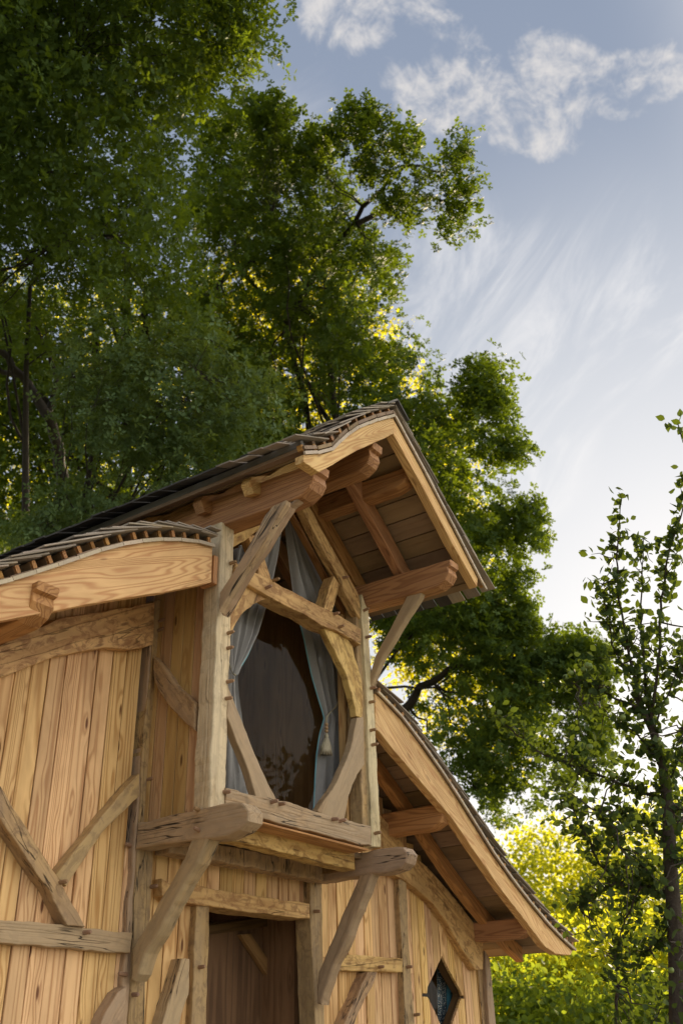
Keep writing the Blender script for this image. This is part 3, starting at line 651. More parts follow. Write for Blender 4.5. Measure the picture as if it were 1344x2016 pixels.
# leaning split brace on the left, its slim partner on the right
beam('brace', 'J', [(118, 835), (120, 700), (290, 430), (400, 230), (450, 130), (505, 60), (608, 15), (600, 45), (524, 175), (436, 345), (306, 525)], 'X', 3.475, 0.052, 'oak_grey', bevel=0.007, wob=0.002)
beam('brace', 'J', [(112, 878), (140, 845), (300, 560), (440, 365), (528, 195), (604, 65), (640, 10), (700, 5), (640, 60), (500, 280), (400, 440), (280, 610), (210, 730), (140, 860)], 'X', 3.533, 0.058, 'oak_grey', bevel=0.007, wob=0.003)
beam('brace', 'N', [(721, 1352), (738, 1290), (770, 1232), (803, 1167), (834, 1154), (826, 1175), (790, 1232), (752, 1295), (730, 1350)], 'X', 4.96, 0.055, 'oak_grey', bevel=0.008, wob=0.002)
# window frame and glass
beam('window_frame', 'J', [(640, 95), (655, 92), (912, 575), (1092, 905), (1105, 985), (1085, 985), (1070, 915), (905, 600)], 'Y', 3.452, 0.04, 'fir_red', wob=0, bevel=0.002)
post(4.845, 4.872, 2.53, 4.02, 3.43, 0.05, 'fir', 'window_frame', 0, 0.002)
post(3.615, 3.645, 2.53, 4.02, 3.43, 0.05, 'fir_red', 'window_frame', 0, 0.002)
gl = slab('window_pane', [Vector((a, 3.47, z)) for a, z in [(3.62, 2.53), (4.86, 2.53), (4.86, 4.05), (4.30, 4.66), (4.2, 4.66), (3.62, 4.10)]], 'Y', 3.475, 0.006, M['glass'], bevel=0.0005, wob=0)

# ---------------------------------------------------------------- interior
zz = 2.50
while zz < 5.0:
    hh = rng.uniform(.13, .17); me = box_mesh('interior_board', 1.40, hh - .006, 0.02, 0.002)
    if zz + hh > 4.92: break
    wb = min(1.36, 2 * (4.99 - (zz + hh)) / 0.80 + 0.02) if zz + hh > 4.30 else 1.36
    me = box_mesh('interior_board', wb, hh - .006, 0.02, 0.002)
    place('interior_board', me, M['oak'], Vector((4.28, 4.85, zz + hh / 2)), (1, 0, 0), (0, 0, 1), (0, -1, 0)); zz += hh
post(4.40, 4.54, 2.5, 4.7, 4.60, 0.12, 'oak_post', 'post')
post(4.66, 4.74, 2.5, 4.7, 4.66, 0.10, 'oak_gold', 'post')
slab('loft_floor', [Vector((3.6, 3.82, 2.44)), Vector((4.96, 3.82, 2.44)), Vector((4.96, 6.5, 2.44)), Vector((3.6, 6.5, 2.44))], 'Z', 2.44, 0.04, M['inner'], wob=0, bevel=0.002, grain_dir=0)
def wallbox(name, x0, x1_, y0, y1_, z0, z1_, mat):
    V = [(a, b2, c2) for a in (x0, x1_) for b2 in (y0, y1_) for c2 in (z0, z1_)]
    F = [(0, 1, 3, 2), (4, 6, 7, 5), (0, 4, 5, 1), (2, 3, 7, 6), (0, 2, 6, 4), (1, 5, 7, 3)]
    return cpart(name, mesh_from(name, V, F, [(c2, a, b2) for a, b2, c2 in V]), M[mat])
wallbox('back_wall', 0.95, 7.18, 6.50, 6.56, 0.2, 2.2, 'plank'); wallbox('back_wall', 2.3, 6.2, 6.503, 6.557, 2.2, 3.0, 'plank'); wallbox('back_wall', 3.6, 4.96, 6.50, 6.56, 3.0, 4.35, 'plank')
wallbox('end_wall', 7.10, 7.16, 3.98, 6.50, 0.2, 2.3, 'plank')
wallbox('end_wall', 0.90, 0.95, 3.87, 6.50, 0.2, 2.65, 'plank')
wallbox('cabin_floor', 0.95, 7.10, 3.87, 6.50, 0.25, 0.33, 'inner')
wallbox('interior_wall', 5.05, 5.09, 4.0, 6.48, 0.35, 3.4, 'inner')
wallbox('stone_footing', 0.95, 7.15, 3.86, 6.45, 0.0, 0.24, 'oak_grey')
# door leaf standing ajar, with its own frame and diagonal brace
YD = 4.25
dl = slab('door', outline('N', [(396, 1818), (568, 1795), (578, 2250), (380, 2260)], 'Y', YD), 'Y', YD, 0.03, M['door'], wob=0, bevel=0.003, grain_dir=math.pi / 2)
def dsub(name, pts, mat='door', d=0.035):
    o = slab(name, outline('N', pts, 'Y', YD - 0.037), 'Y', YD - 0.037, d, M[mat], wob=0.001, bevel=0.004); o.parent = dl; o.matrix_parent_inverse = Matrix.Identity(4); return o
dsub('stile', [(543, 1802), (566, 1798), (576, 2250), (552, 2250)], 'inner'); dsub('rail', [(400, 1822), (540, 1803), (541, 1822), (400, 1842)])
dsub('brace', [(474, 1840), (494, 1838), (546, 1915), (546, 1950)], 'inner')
# lozenge window: bevelled reveal behind the opening
zs = np.linspace(1.50, 2.04, 24)
lo_ = [Vector((DCX - dia(z) - .012, 3.865, z)) for z in zs]; ri_ = [Vector((DCX + dia(z) + .012, 3.865, z)) for z in reversed(zs)]
rv = [lo_, ri_]
V, F, G = [], [], []
loop = lo_ + ri_; cz = Vector((DCX, 3.865, 1.78))
for q in loop:
    o2 = cz + (q - cz) * 1.16; V += [q, (q.x, 3.93, q.z), (o2.x, 3.93, o2.z), (o2.x, 3.865, o2.z)]; G += [(q.z, 0, 0), (q.z, 0, .06), (q.z, .03, .06), (q.z, .03, 0)]
n_ = len(loop)
for k in range(n_):
    k2 = (k + 1) % n_
    for s in range(4): F.append((k * 4 + s, k2 * 4 + s, k2 * 4 + (s + 1) % 4, k * 4 + (s + 1) % 4))
cpart('window_frame', mesh_from('window_frame', V, F, G), M['door'])
pane = slab('window_pane', [Vector((a, 3.935, z)) for a, z in [(6.25, 1.45), (6.87, 1.45), (6.87, 2.1), (6.25, 2.1)]], 'Y', 3.935, 0.005, M['glass'], bevel=0.0005, wob=0)

# ---------------------------------------------------------------- curtains
def drape(name, rows, y, folds, amp, mat, label, seed=0.0, sub=70, flatten=None):
    """rows: (leftpx, rightpx) pairs of points, top to bottom; folded cloth hanging in the plane y"""
    R_ = []
    for (x0, y0), (x1_, y1_) in rows: R_.append((at(x0, y0, 'Y', y), at(x1_, y1_, 'Y', y)))
    V, F = [], []
    nr = 46
    for i in range(nr + 1):
        s = i / nr * (len(R_) - 1); k = min(int(s), len(R_) - 2); f_ = s - k
        f2 = f_ * f_ * (3 - 2 * f_) * .5 + f_ * .5
        a = R_[k][0].lerp(R_[k + 1][0], f2); b2 = R_[k][1].lerp(R_[k + 1][1], f2)
        wd = (b2 - a).length
        for j in range(sub + 1):
            u_ = j / sub; q = a.lerp(b2, u_)
            ph = u_ * folds * 2 * math.pi + 0.6 * math.sin(s * 0.7 + seed) + seed
            dy = amp * (math.sin(ph) + 0.35 * math.sin(ph * 2.1 + 1 + s)) * (0.6 + 0.4 * min(1, wd / 0.4))
            V.append((q.x + 0.004 * math.sin(ph * 1.7), q.y + dy, q.z))
    for i in range(nr):
        for j in range(sub): a = i * (sub + 1) + j; F.append((a, a + 1, a + sub + 2, a + sub + 1))
    o = link(name, mesh_from(name, V, F, smooth=True), M[mat])
    return o, V, sub, nr
def tube(name, pts, rad, mat, parent=None, sides=6):
    V, F = [], []
    for i, p_ in enumerate(pts):
        p_ = Vector(p_); d = (Vector(pts[min(i + 1, len(pts) - 1)]) - Vector(pts[max(i - 1, 0)])).normalized()
        u_ = d.orthogonal().normalized(); v_ = d.cross(u_); r_ = rad[i] if isinstance(rad, (list, tuple)) else rad
        for k in range(sides): a = k / sides * 2 * math.pi; V.append(p_ + u_ * math.cos(a) * r_ + v_ * math.sin(a) * r_)
    for i in range(len(pts) - 1):
        for k in range(sides): F.append((i * sides + k, i * sides + (k + 1) % sides, (i + 1) * sides + (k + 1) % sides, (i + 1) * sides + k))
    F.append(tuple(reversed(range(sides)))); F.append(tuple((len(pts) - 1) * sides + k for k in range(sides)))
    return link(name, mesh_from(name, V, F, smooth=True), mat, parent)
J = lambda x, y: px('J', x, y)
B = lambda x, y: px('B', x, y)
YC = 3.53
cl, V, sub, nr = drape('curtain', [(J(190, 400), J(596, 160)), (J(185, 480), J(575, 260)), (J(185, 620), J(545, 430)), (J(185, 760), J(500, 620)), (B(170, 120), B(385, 80)), (B(170, 220), B(352, 190)), (B(180, 310), B(300, 300)), (B(192, 370), B(262, 365)), (B(198, 412), B(238, 418))], YC, 5, 0.022, 'cloth', '', 0.4)
tag(cl, 'grey window curtain gathered to the left post behind the glass', 'curtain', 'curtains behind the tall window')
lw, _, _, _ = drape('lower_drape', [(B(196, 412), B(238, 416)), (B(190, 480), B(245, 500)), (B(185, 600), B(262, 620)), (B(180, 800), B(290, 840)), (B(175, 1000), B(330, 1000)), (B(170, 1120), B(350, 1160))], YC, 2.5, 0.018, 'cloth', '', 1.4); lw.parent = cl
ed = tube('lining', [V[i * (sub + 1) + sub] for i in range(24, nr + 1)], 0.005, M['lining'], cl)
tube('tieback', [at(*B(198, 350), 'Y', 3.49), at(*B(205, 375), 'Y', 3.49), at(*B(222, 412), 'Y', 3.49), at(*B(236, 418), 'Y', 3.49)], 0.005, M['cord'], cl)
cr, V, sub, nr = drape('curtain', [(J(606, 150), J(652, 130)), (J(625, 300), J(760, 340)), (J(650, 450), J(860, 540)), (J(676, 620), J(960, 730)), (J(700, 800), J(1070, 930)), (B(598, 130), B(820, 290)), (B(625, 250), B(842, 380)), (B(665, 420), B(845, 500)), (B(705, 570), B(850, 600)), (B(728, 655), B(856, 680)), (B(706, 740), B(860, 800)), (B(690, 860), B(866, 900)), (B(680, 1000), B(870, 1050)), (B(668, 1220), B(874, 1260))], YC, 4.2, 0.024, 'cloth', '', 2.2)
tag(cr, 'grey curtain with blue edge, right of the window, held by a cream tassel', 'curtain', 'curtains behind the tall window')
tube('lining', [Vector(V[i * (sub + 1)]) + Vector((0, -0.004, 0)) for i in range(14, nr + 1)], 0.0045, M['lining'], cr)
YTb = 3.488
tube('tieback', [at(*B(827, 490), 'Y', YTb), at(*B(812, 545), 'Y', YTb), at(*B(785, 595), 'Y', YTb), at(*B(750, 628), 'Y', YTb), at(*B(737, 650), 'Y', YTb), at(*B(733, 685), 'Y', YTb)], 0.0055, M['cord'], cr)
for yy in (690, 708, 726):
    c_ = at(*B(735, yy), 'Y', YTb); tube('bead', [c_ + Vector((0, 0, d)) for d in (.011, .007, 0, -.007, -.011)], [.004, .010, .014, .010, .004], M['bead'], cr, 8)
tas = tube('tassel', [at(*B(735, 738), 'Y', YTb), at(*B(736, 752), 'Y', YTb), at(*B(735, 765), 'Y', YTb), at(*B(733, 800), 'Y', YTb), at(*B(731, 835), 'Y', YTb), at(*B(731, 852), 'Y', YTb)], [.007, .013, .012, .026, .036, .032], M['cord'], cr, 14)
for k in range(16):
    a = k / 16 * 6.28; o_ = Vector((math.cos(a), math.sin(a), 0))
    tube('tassel_thread', [at(*B(735, 760), 'Y', YTb) + o_ * .010, at(*B(732, 810), 'Y', YTb) + o_ * .030, at(*B(731, 862 + rng.uniform(-6, 6)), 'Y', YTb) + o_ * .040], .0028, M['cord'], cr, 4)
GG = lambda x, y: px('G', x, y)
c1, _, _, _ = drape('curtain', [(GG(500, 1600), GG(556, 1600)), (GG(505, 1800), GG(556, 1800)), (GG(510, 2100), GG(556, 2100))], 3.99, 2, 0.01, 'speckle', '', 0)
tag(c1, 'speckled white and navy cloth strip behind the lozenge window', 'curtain')
c2, _, _, _ = drape('curtain', [(GG(556, 1640), GG(640, 1640)), (GG(556, 1800), GG(660, 1800)), (GG(550, 2100), GG(660, 2100))], 3.985, 3, 0.012, 'blue', '', 1)
tag(c2, 'deep blue curtain inside the lozenge window', 'curtain')

# ---------------------------------------------------------------- vegetation
def in_poly(x, y, poly):
    n = len(poly); r = np.zeros(len(x), bool); j = n - 1
    for i in range(n):
        xi, yi = poly[i]; xj, yj = poly[j]
        c_ = ((yi > y) != (yj > y)) & (x < (xj - xi) * (y - yi) / (yj - yi + 1e-9) + xi)
        r ^= c_; j = i
    return r
def edge_dist(x, y, poly):
    d = np.full(len(x), 1e9)
    for i in range(len(poly)):
        a = np.array(poly[i - 1], float); b2 = np.array(poly[i], float); ab = b2 - a; L = (ab ** 2).sum() + 1e-9
        t_ = np.clip(((x - a[0]) * ab[0] + (y - a[1]) * ab[1]) / L, 0, 1)
        d = np.minimum(d, np.hypot(x - a[0] - t_ * ab[0], y - a[1] - t_ * ab[1]))
    return d
_F, _R, _U = np.array(FW), np.array(RT), np.array(UP); _C = np.array(CAM)
def to3d(x, y, d):
    v = _F[None] + _R[None] * ((x - 672) / FPX)[:, None] - _U[None] * ((y - 1008) / FPX)[:, None]
    return _C + v / np.linalg.norm(v, axis=1)[:, None] * d[:, None]
def crown_points(poly, n, d0, thick, px_full=160, holes=(), hole_keep=0.25, clump_px=0, gap=0.0, gscale=0.9, bias=1.0, rag=0):
    sx_ = rng.random() * 50
    """clump centres through the volume of a crown whose outline is poly; thinner towards its rim"""
    P_ = np.array(poly, float); lo, hi = P_.min(0), P_.max(0); out = []
    while sum(len(o) for o in out) < n:
        x = nrs.uniform(lo[0], hi[0], n * 2); y = nrs.uniform(lo[1], hi[1], n * 2)
        m_ = in_poly(x, y, poly); x, y = x[m_], y[m_]
        e_ = edge_dist(x, y, poly); m_ = e_ > clump_px * 0.5 + (rag * np.array([0.35 + 1.3 * mnoise.noise(Vector((a / 55, b2 / 55, sx_))) for a, b2 in zip(x, y)]) if rag else 0); x, y, e_ = x[m_], y[m_], e_[m_]
        for hx, hy, hr in holes:
            q = np.hypot(x - hx, y - hy) / hr; kp = (nrs.rand(len(x)) < hole_keep) | (q > 1 + 0.3 * nrs.rand(len(x))); x, y, e_ = x[kp], y[kp], e_[kp]
        th = thick * np.sqrt(np.clip(1 - (1 - np.clip(e_ / px_full, 0, 1)) ** 2, 0.02, 1))
        d = d0 + th * (nrs.rand(len(x)) ** bias - 0.5)
        q = to3d(x, y, d)
        if gap > 0:
            nv = np.array([mnoise.noise(Vector(v) * gscale) + 0.45 * mnoise.noise(Vector(v) * gscale * 2.3) for v in q]); kp = nv > -0.55 + gap; q = q[kp]
        out.append(q)
    return np.concatenate(out)[:n]
OAK = (np.array([(0, 0, 0), (.09, .16, 0), (.25, .24, .04), (.10, .34, -.01), (.33, .50, .05), (.12, .58, -.01), (.27, .78, .03), (.09, .80, -.02), (0, 1.0, -.07),
                 (-.09, .80, -.02), (-.27, .78, .03), (-.12, .58, -.01), (-.33, .50, .05), (-.10, .34, -.01), (-.25, .24, .04), (-.09, .16, 0)], float),
       [(0, 1, 15), (1, 2, 3), (1, 3, 13), (1, 13, 15), (15, 13, 14), (3, 4, 5), (3, 5, 11), (3, 11, 13), (13, 11, 12), (5, 6, 7), (5, 7, 9), (5, 9, 11), (11, 9, 10), (7, 8, 9)])
OAK_S = (np.array([(0, 0, 0), (.30, .36, .06), (.10, .50, -.02), (.30, .78, .05), (0, 1, -.08), (-.30, .78, .05), (-.10, .50, -.02), (-.30, .36, .06)], float), [(0, 1, 2), (0, 2, 6), (0, 6, 7), (2, 3, 4), (2, 4, 6), (4, 5, 6)])
OVAL = (np.array([(0, 0, 0), (.27, .28, .06), (.30, .58, .06), (0, 1, -.06), (-.30, .58, .06), (-.27, .28, .06), (0, .5, -.03)], float), [(0, 1, 6), (1, 2, 6), (2, 3, 6), (3, 4, 6), (4, 5, 6), (5, 0, 6)])
def rosette(tmpl, k, seed):
    q = random.Random(seed); T, Fc = tmpl; V, F = [], []
    for i in range(k):
        a = i / k * 6.283 + q.uniform(-.35, .35); tl = q.uniform(-.15, .55); sc_ = q.uniform(.7, 1.1)
        ca, sa, ct, st_ = math.cos(a), math.sin(a), math.cos(tl), math.sin(tl)
        for x, y, z in T:
            y2 = (y + .12) * ct - z * st_; z2 = (y + .12) * st_ + z * ct
            V.append(((x * ca - y2 * sa) * sc_, (x * sa + y2 * ca) * sc_, z2 * sc_ * .9))
        F += [tuple(v + i * len(T) for v in f_) for f_ in Fc]
    return np.array(V), F
ROS = rosette(OAK, 4, 3); ROS_S = rosette(OAK_S, 5, 5)
def orient(n, up=0.7, up_dir=(0, 0, 1), tip_bias=None):
    nrm = nrs.normal(size=(n, 3)); nrm /= np.linalg.norm(nrm, axis=1)[:, None]
    nrm = nrm + np.array(up_dir)[None] * up; nrm /= np.linalg.norm(nrm, axis=1)[:, None]
    t_ = nrs.normal(size=(n, 3)) + (0 if tip_bias is None else tip_bias)
    t_ -= (t_ * nrm).sum(1)[:, None] * nrm; t_ /= np.linalg.norm(t_, axis=1)[:, None] + 1e-9
    return nrm, t_, np.cross(t_, nrm)
def leaves(name, pos, size, tmpl, mat, parent, up=0.7, tip_bias=None, kind='stuff', rndc=None, outw=0.0):
    T, Fc = tmpl; n = len(pos); k = len(T)
    if outw:
        o_ = pos - pos.mean(0); o_ /= np.linalg.norm(o_, axis=1)[:, None] + 1e-6
        nrm = nrs.normal(size=(n, 3)) * 0.62 + o_ * outw + np.array([0, 0, up]); nrm /= np.linalg.norm(nrm, axis=1)[:, None]
        t_ = nrs.normal(size=(n, 3)) + np.array([0, 0, -0.5]); t_ -= (t_ * nrm).sum(1)[:, None] * nrm; t_ /= np.linalg.norm(t_, axis=1)[:, None] + 1e-9
        s_ = np.cross(t_, nrm)
    else: nrm, t_, s_ = orient(n, up, tip_bias=tip_bias)
    sz = size * nrs.uniform(0.65, 1.2, n)
    V = pos[:, None, :] + sz[:, None, None] * (s_[:, None, :] * T[None, :, 0, None] + t_[:, None, :] * T[None, :, 1, None] + nrm[:, None, :] * T[None, :, 2, None])
    V = V.reshape(-1, 3)
    Fa = (np.array(Fc)[None] + (np.arange(n) * k)[:, None, None]).reshape(-1)
    me = bpy.data.meshes.new(name); nf = n * len(Fc)
    me.vertices.add(len(V)); me.vertices.foreach_set('co', V.astype(np.float32).ravel())
    me.loops.add(nf * 3); me.loops.foreach_set('vertex_index', Fa.astype(np.int32))
    me.polygons.add(nf); me.polygons.foreach_set('loop_start', np.arange(0, nf * 3, 3, dtype=np.int32)); me.polygons.foreach_set('loop_total', np.full(nf, 3, dtype=np.int32))
    me.update(calc_edges=True)
    a = me.attributes.new('rnd', 'FLOAT', 'POINT')
    rv_ = nrs.rand(n) if rndc is None else np.clip(rndc + nrs.normal(size=n) * 0.22, 0, 1)
    a.data.foreach_set('value', np.repeat(rv_, k).astype(np.float32))
    o = link(name, me, mat, parent)
    if kind: o['kind'] = kind
    return o
def proj(q):
    v = q - _C; z = v @ _F
    return 672 + FPX * (v @ _R) / z, 1008 - FPX * (v @ _U) / z
def clump_leaves(cent, per, r, flat=0.75, tufts=5, centre=None, spread=2.8, tight=0.30):
    """each centre carries a spray: a short branchlet with star shaped tufts of leaves along it"""
    n = len(cent); ax = nrs.normal(size=(n, 3))
    c0 = cent.mean(0) if centre is None else centre
    o_ = cent - c0; o_ /= np.linalg.norm(o_, axis=1)[:, None] + 1e-6
    ax = ax * 0.75 + o_ * 0.9 + np.array([0, 0, 0.15]); ax /= np.linalg.norm(ax, axis=1)[:, None]
    rr = nrs.uniform(0.55, 1.5, n) * r
    k = max(2, per // tufts)
    s_ = nrs.uniform(-0.5, 0.5, (n, tufts, 1)) * spread
    tc_ = cent[:, None, :] + (ax[:, None, :] * s_ + nrs.normal(size=(n, tufts, 3)) * 0.38 * np.array([1, 1, flat])) * rr[:, None, None]
    l_ = nrs.normal(size=(n, tufts, k, 3)) * np.array([1, 1, flat]) * tight * (0.25 + 0.75 * nrs.rand(n, tufts, k, 1))
    p_ = tc_[:, :, None, :] + l_ * r
    tone = (nrs.rand(n, 1, 1) * 0.55 + nrs.rand(n, tufts, 1) * 0.45) * np.ones((n, tufts, k))
    return p_.reshape(-1, 3), tone.reshape(-1)
def tubes_mesh(name, paths, mat, parent, sides=6, kind=None):
    V, F = [], []
    for pts, rad in paths:
        base = len(V); n = len(pts)
        for i in range(n):
            p_ = Vector(pts[i]); d = Vector(pts[min(i + 1, n - 1)]) - Vector(pts[max(i - 1, 0)])
            d = d.normalized() if d.length > 1e-6 else Vector((0, 0, 1))
            u_ = d.cross(Vector((0.31, 0.2, 0.93))); u_ = u_.normalized() if u_.length > 1e-3 else Vector((1, 0, 0)); v_ = d.cross(u_)
            for k in range(sides): a = k / sides * 2 * math.pi; V.append(p_ + (u_ * math.cos(a) + v_ * math.sin(a)) * rad[i])
        for i in range(n - 1):
            for k in range(sides): F.append((base + i * sides + k, base + i * sides + (k + 1) % sides, base + (i + 1) * sides + (k + 1) % sides, base + (i + 1) * sides + k))
    o = link(name, mesh_from(name, V, F, smooth=True), mat, parent)
    if kind: o['kind'] = kind
    return o
def bent(a, b2, n, amp, sag=0.0):
    a, b2 = Vector(a), Vector(b2); L = (b2 - a).length; s_ = rng.random() * 99; out = []
    for i in range(n + 1):
        t_ = i / n; p_ = a.lerp(b2, t_); k = math.sin(math.pi * t_) * amp * L
        out.append(p_ + Vector((mnoise.noise(Vector((t_ * 2.5, s_, 0))), mnoise.noise(Vector((t_ * 2.5, s_, 7))), mnoise.noise(Vector((t_ * 2.5, s_, 13))) + sag)) * k)
    return out
def build_tree(name, base, top, label, cat, cents, per, r, lsize, tmpl, mat, bark, r0=0.22, nl=14, group=None, extra=(), up=0.7, twigs=220, poly=None, tufts=5, outw=0.5):
    root = empty(name, base); tag(root, label, cat, group)
    inv = Matrix.Translation(base).inverted()
    def fix(o): o.matrix_parent_inverse = inv; return o
    base = Vector(base); top = Vector(top)
    tr = bent(base - Vector((0, 0, .1)), top, 10, 0.05)
    fix(tubes_mesh('trunk', [(tr, [r0 * (1.25 if i == 0 else 1 - 0.75 * i / 10) for i in range(11)])], bark, root, 10))
    hubs = cents[nrs.choice(len(cents), nl, replace=False)]
    def ok(pth):
        if poly is None: return True
        a = np.array([tuple(q) for q in pth]); X_, Y_ = proj(a); return in_poly(X_, Y_, poly)[len(a) // 3:].all()
    paths = []
    for h in hubs:
        h = Vector(h); i0 = int(min(8, max(2, rng.gauss(6.5, 1.6)))); L = (h - tr[i0]).length
        pth = bent(tr[i0], h, 9, 0.16, 0.2); ra = r0 * 0.20
        if not ok(pth): continue
        paths.append((pth, [ra * (1 - 0.85 * i / 9) for i in range(10)]))
    allp = [(Vector(q), rr_) for pts, rr in paths for q, rr_ in list(zip(pts, rr))[4:]] + [(tr[i], r0 * .3) for i in (8, 9, 10)] + [(Vector(q), rr_) for pts, rad in extra for q, rr_ in zip(pts, rad)]
    ap = np.array([tuple(q) for q, _ in allp])
    for h in cents[nrs.choice(len(cents), min(twigs, len(cents)), replace=False)]:
        k = int(((ap - h) ** 2).sum(1).argmin()); pth = bent(allp[k][0], h, 5, 0.2, 0.1)
        if (Vector(h) - allp[k][0]).length > 1.9 or not ok(pth): continue
        paths.append((pth, [max(0.004, allp[k][1] * 0.35) * (1 - 0.7 * i / 5) for i in range(6)]))
    for pts, rad in extra: paths.append((pts, rad))
    fix(tubes_mesh('branches', paths, bark, root, 5))
    pos, rc = clump_leaves(cents, per, r, tufts=tufts if per > 12 else 3, tight=0.30 if per > 12 else 0.42)
    fix(leaves('crown', pos, lsize, tmpl, mat, root, up=up, rndc=rc, outw=outw))
    return root, fix
def pxpath(pts, d, r0, r1):
    q = [atd(x, y, d + 0.25 * math.sin(i * 1.7)) for i, (x, y) in enumerate(pts)]; out = []
    for i in range(len(q) - 1):
        for s in range(4): out.append(q[i].lerp(q[i + 1], s / 4) + Vector((rng.gauss(0, .02), rng.gauss(0, .02), rng.gauss(0, .02))))
    out.append(q[-1]); n = len(out) - 1
    return out, [r0 + (r1 - r0) * i / n for i in range(n + 1)]
def gnd(x, y, d):
    q = atd(x, y, d); return Vector((q.x, q.y, 0.0))

# big oak, left, close behind the cabin
A_poly = [(-260, -260), (500, -260), (505, -20), (520, 40), (515, 90), (478, 140), (430, 165), (415, 200), (380, 215), (385, 290), (400, 380), (395, 470), (400, 560), (420, 620), (430, 680), (330, 700), (250, 720), (120, 700), (-260, 640)]
cA = crown_points(A_poly, 3300, 12.0, 3.4, 150, holes=[(40, 600, 60), (330, 660, 70), (240, 640, 60), (140, 620, 50), (20, 520, 40), (60, 270, 20), (180, 430, 18)], clump_px=22, gap=0.46, gscale=1.25, rag=20)
oakA, fx = build_tree('oak_tree', gnd(128, 1500, 13.2), atd(60, 560, 13.0), 'big dark green oak filling the upper left behind the cabin roof', 'tree', np.concatenate([cA, crown_points([(-260, -260), (500, -260), (490, 60), (370, 210), (370, 470), (-260, 480)], 800, 14.6, 1.6, 60), crown_points([(430, -20), (500, -20), (518, 30), (514, 88), (478, 145), (440, 160), (420, 100)], 90, 11.2, .8, 30)]), 6, 0.24, 0.098, ROS, M['leaf_oak'], M['bark'], 0.10, 16,
    'oaks behind the cabin', poly=A_poly, extra=[pxpath([(130, 1120), (128, 980), (118, 890), (95, 820), (60, 760), (0, 690)], 13.2, .10, .05), pxpath([(95, 820), (112, 740), (72, 640)], 13.2, .05, .02), pxpath([(-30, 722), (40, 738), (100, 800)], 13.4, .03, .05), pxpath([(0, 98), (60, 92), (150, 100)], 11.2, .04, .02), pxpath([(20, 335), (120, 345), (190, 350)], 11.0, .03, .012), pxpath([(110, 480), (200, 462), (230, 470)], 11.2, .03, .01)])
# a few hundred of its nearest leaves stand as single leaves
def single_leaves(n, poly, d0, dt, size, tmpl, mat, parent, fx, up=0.6):
    cen = crown_points(poly, n, d0, dt, 120, clump_px=30)
    T, Fc = tmpl
    ms = []
    for _ in range(5):
        me = mesh_from('leaf', [tuple(v * np.array([1, 1, rng.uniform(.4, 1.8)])) for v in T], Fc)
        a = me.attributes.new('rnd', 'FLOAT', 'POINT'); a.data.foreach_set('value', [rng.random()] * len(T)); me.materials.append(mat); ms.append(me)
    nrm, t_, s_ = orient(n, up)
    for i in range(n):
        o = bpy.data.objects.new('leaf', ms[i % 5]); col.objects.link(o); o.parent = parent; fx(o)
        s = size * rng.uniform(.8, 1.2)
        mw = Matrix((Vector(s_[i]) * s, Vector(t_[i]) * s, Vector(nrm[i]) * s)).transposed().to_4x4(); mw.translation = Vector(cen[i]); o.matrix_basis = mw
single_leaves(280, [(-20, 80), (250, 90), (330, 200), (360, 420), (300, 520), (100, 480), (-20, 420)], 10.3, 0.5, 0.12, OAK, M['leaf_oak'], oakA, fx)
# lower-left leaf mass: second oak with thin far foliage
B_poly = [(-200, 560), (120, 560), (420, 600), (480, 560), (620, 620), (560, 780), (500, 900), (300, 1010), (100, 1090), (-200, 1150)]
cB = crown_points(B_poly, 1200, 19.0, 3.0, 120, gap=0.42, gscale=0.7)
oakB, fxB = build_tree('oak_tree', gnd(330, 1400, 19.5), atd(250, 500, 19.5), 'thin backlit oak seen through the gaps left of the tower roof', 'tree', cB, 9, 0.40, 0.105, ROS_S, M['leaf_oak'], M['bark'], 0.24, 22,
    'oaks behind the cabin', extra=[pxpath([(285, 800), (290, 700), (285, 620), (300, 560)], 19, .12, .06), pxpath([(240, 790), (245, 690), (215, 600), (200, 540)], 19, .10, .05), pxpath([(195, 780), (190, 640)], 19, .12, .07), pxpath([(260, 640), (230, 600)], 19, .06, .03)], twigs=160, poly=B_poly)
cB2 = crown_points([(-120, 640), (60, 640), (150, 800), (130, 960), (60, 1090), (-120, 1150)], 260, 17.0, 2.0, 60, gap=.3); pg_, rg_ = clump_leaves(cB2, 26, .3); fxB(leaves('side_foliage', pg_, .11, OAK_S, M['leaf_oak'], oakB, rndc=rg_, outw=.3))
gB = crown_points(B_poly, 420, 21.5, 1.0, 100, gap=.35); pg_, rg_ = clump_leaves(gB, 30, .36); fxB(leaves('glow_foliage', pg_, .10, OAK_S, M['leaf_glow'], oakB, rndc=rg_))  # layer added behind the gaps, its yellow glow set by leaf colour
# pale low oak bough right behind the roof
C_poly = [(130, 690), (210, 650), (330, 655), (420, 640), (500, 690), (560, 780), (600, 850), (480, 930), (330, 985), (180, 1060), (60, 1090), (-40, 1110), (-40, 1060), (80, 990), (130, 880), (115, 780)]
cC = crown_points(C_poly, 640, 10.5, 1.7, 110, clump_px=18, gap=0.40, gscale=1.9)
oakC, fxC = build_tree('oak_tree', gnd(60, 1500, 11.3), atd(190, 830, 11.2), 'young pale green oak leaning over the left wing roof', 'tree', cC, 9, 0.20, 0.078, ROS, M['leaf_oak_pale'], M['bark'], 0.10, 12, 'oaks behind the cabin')
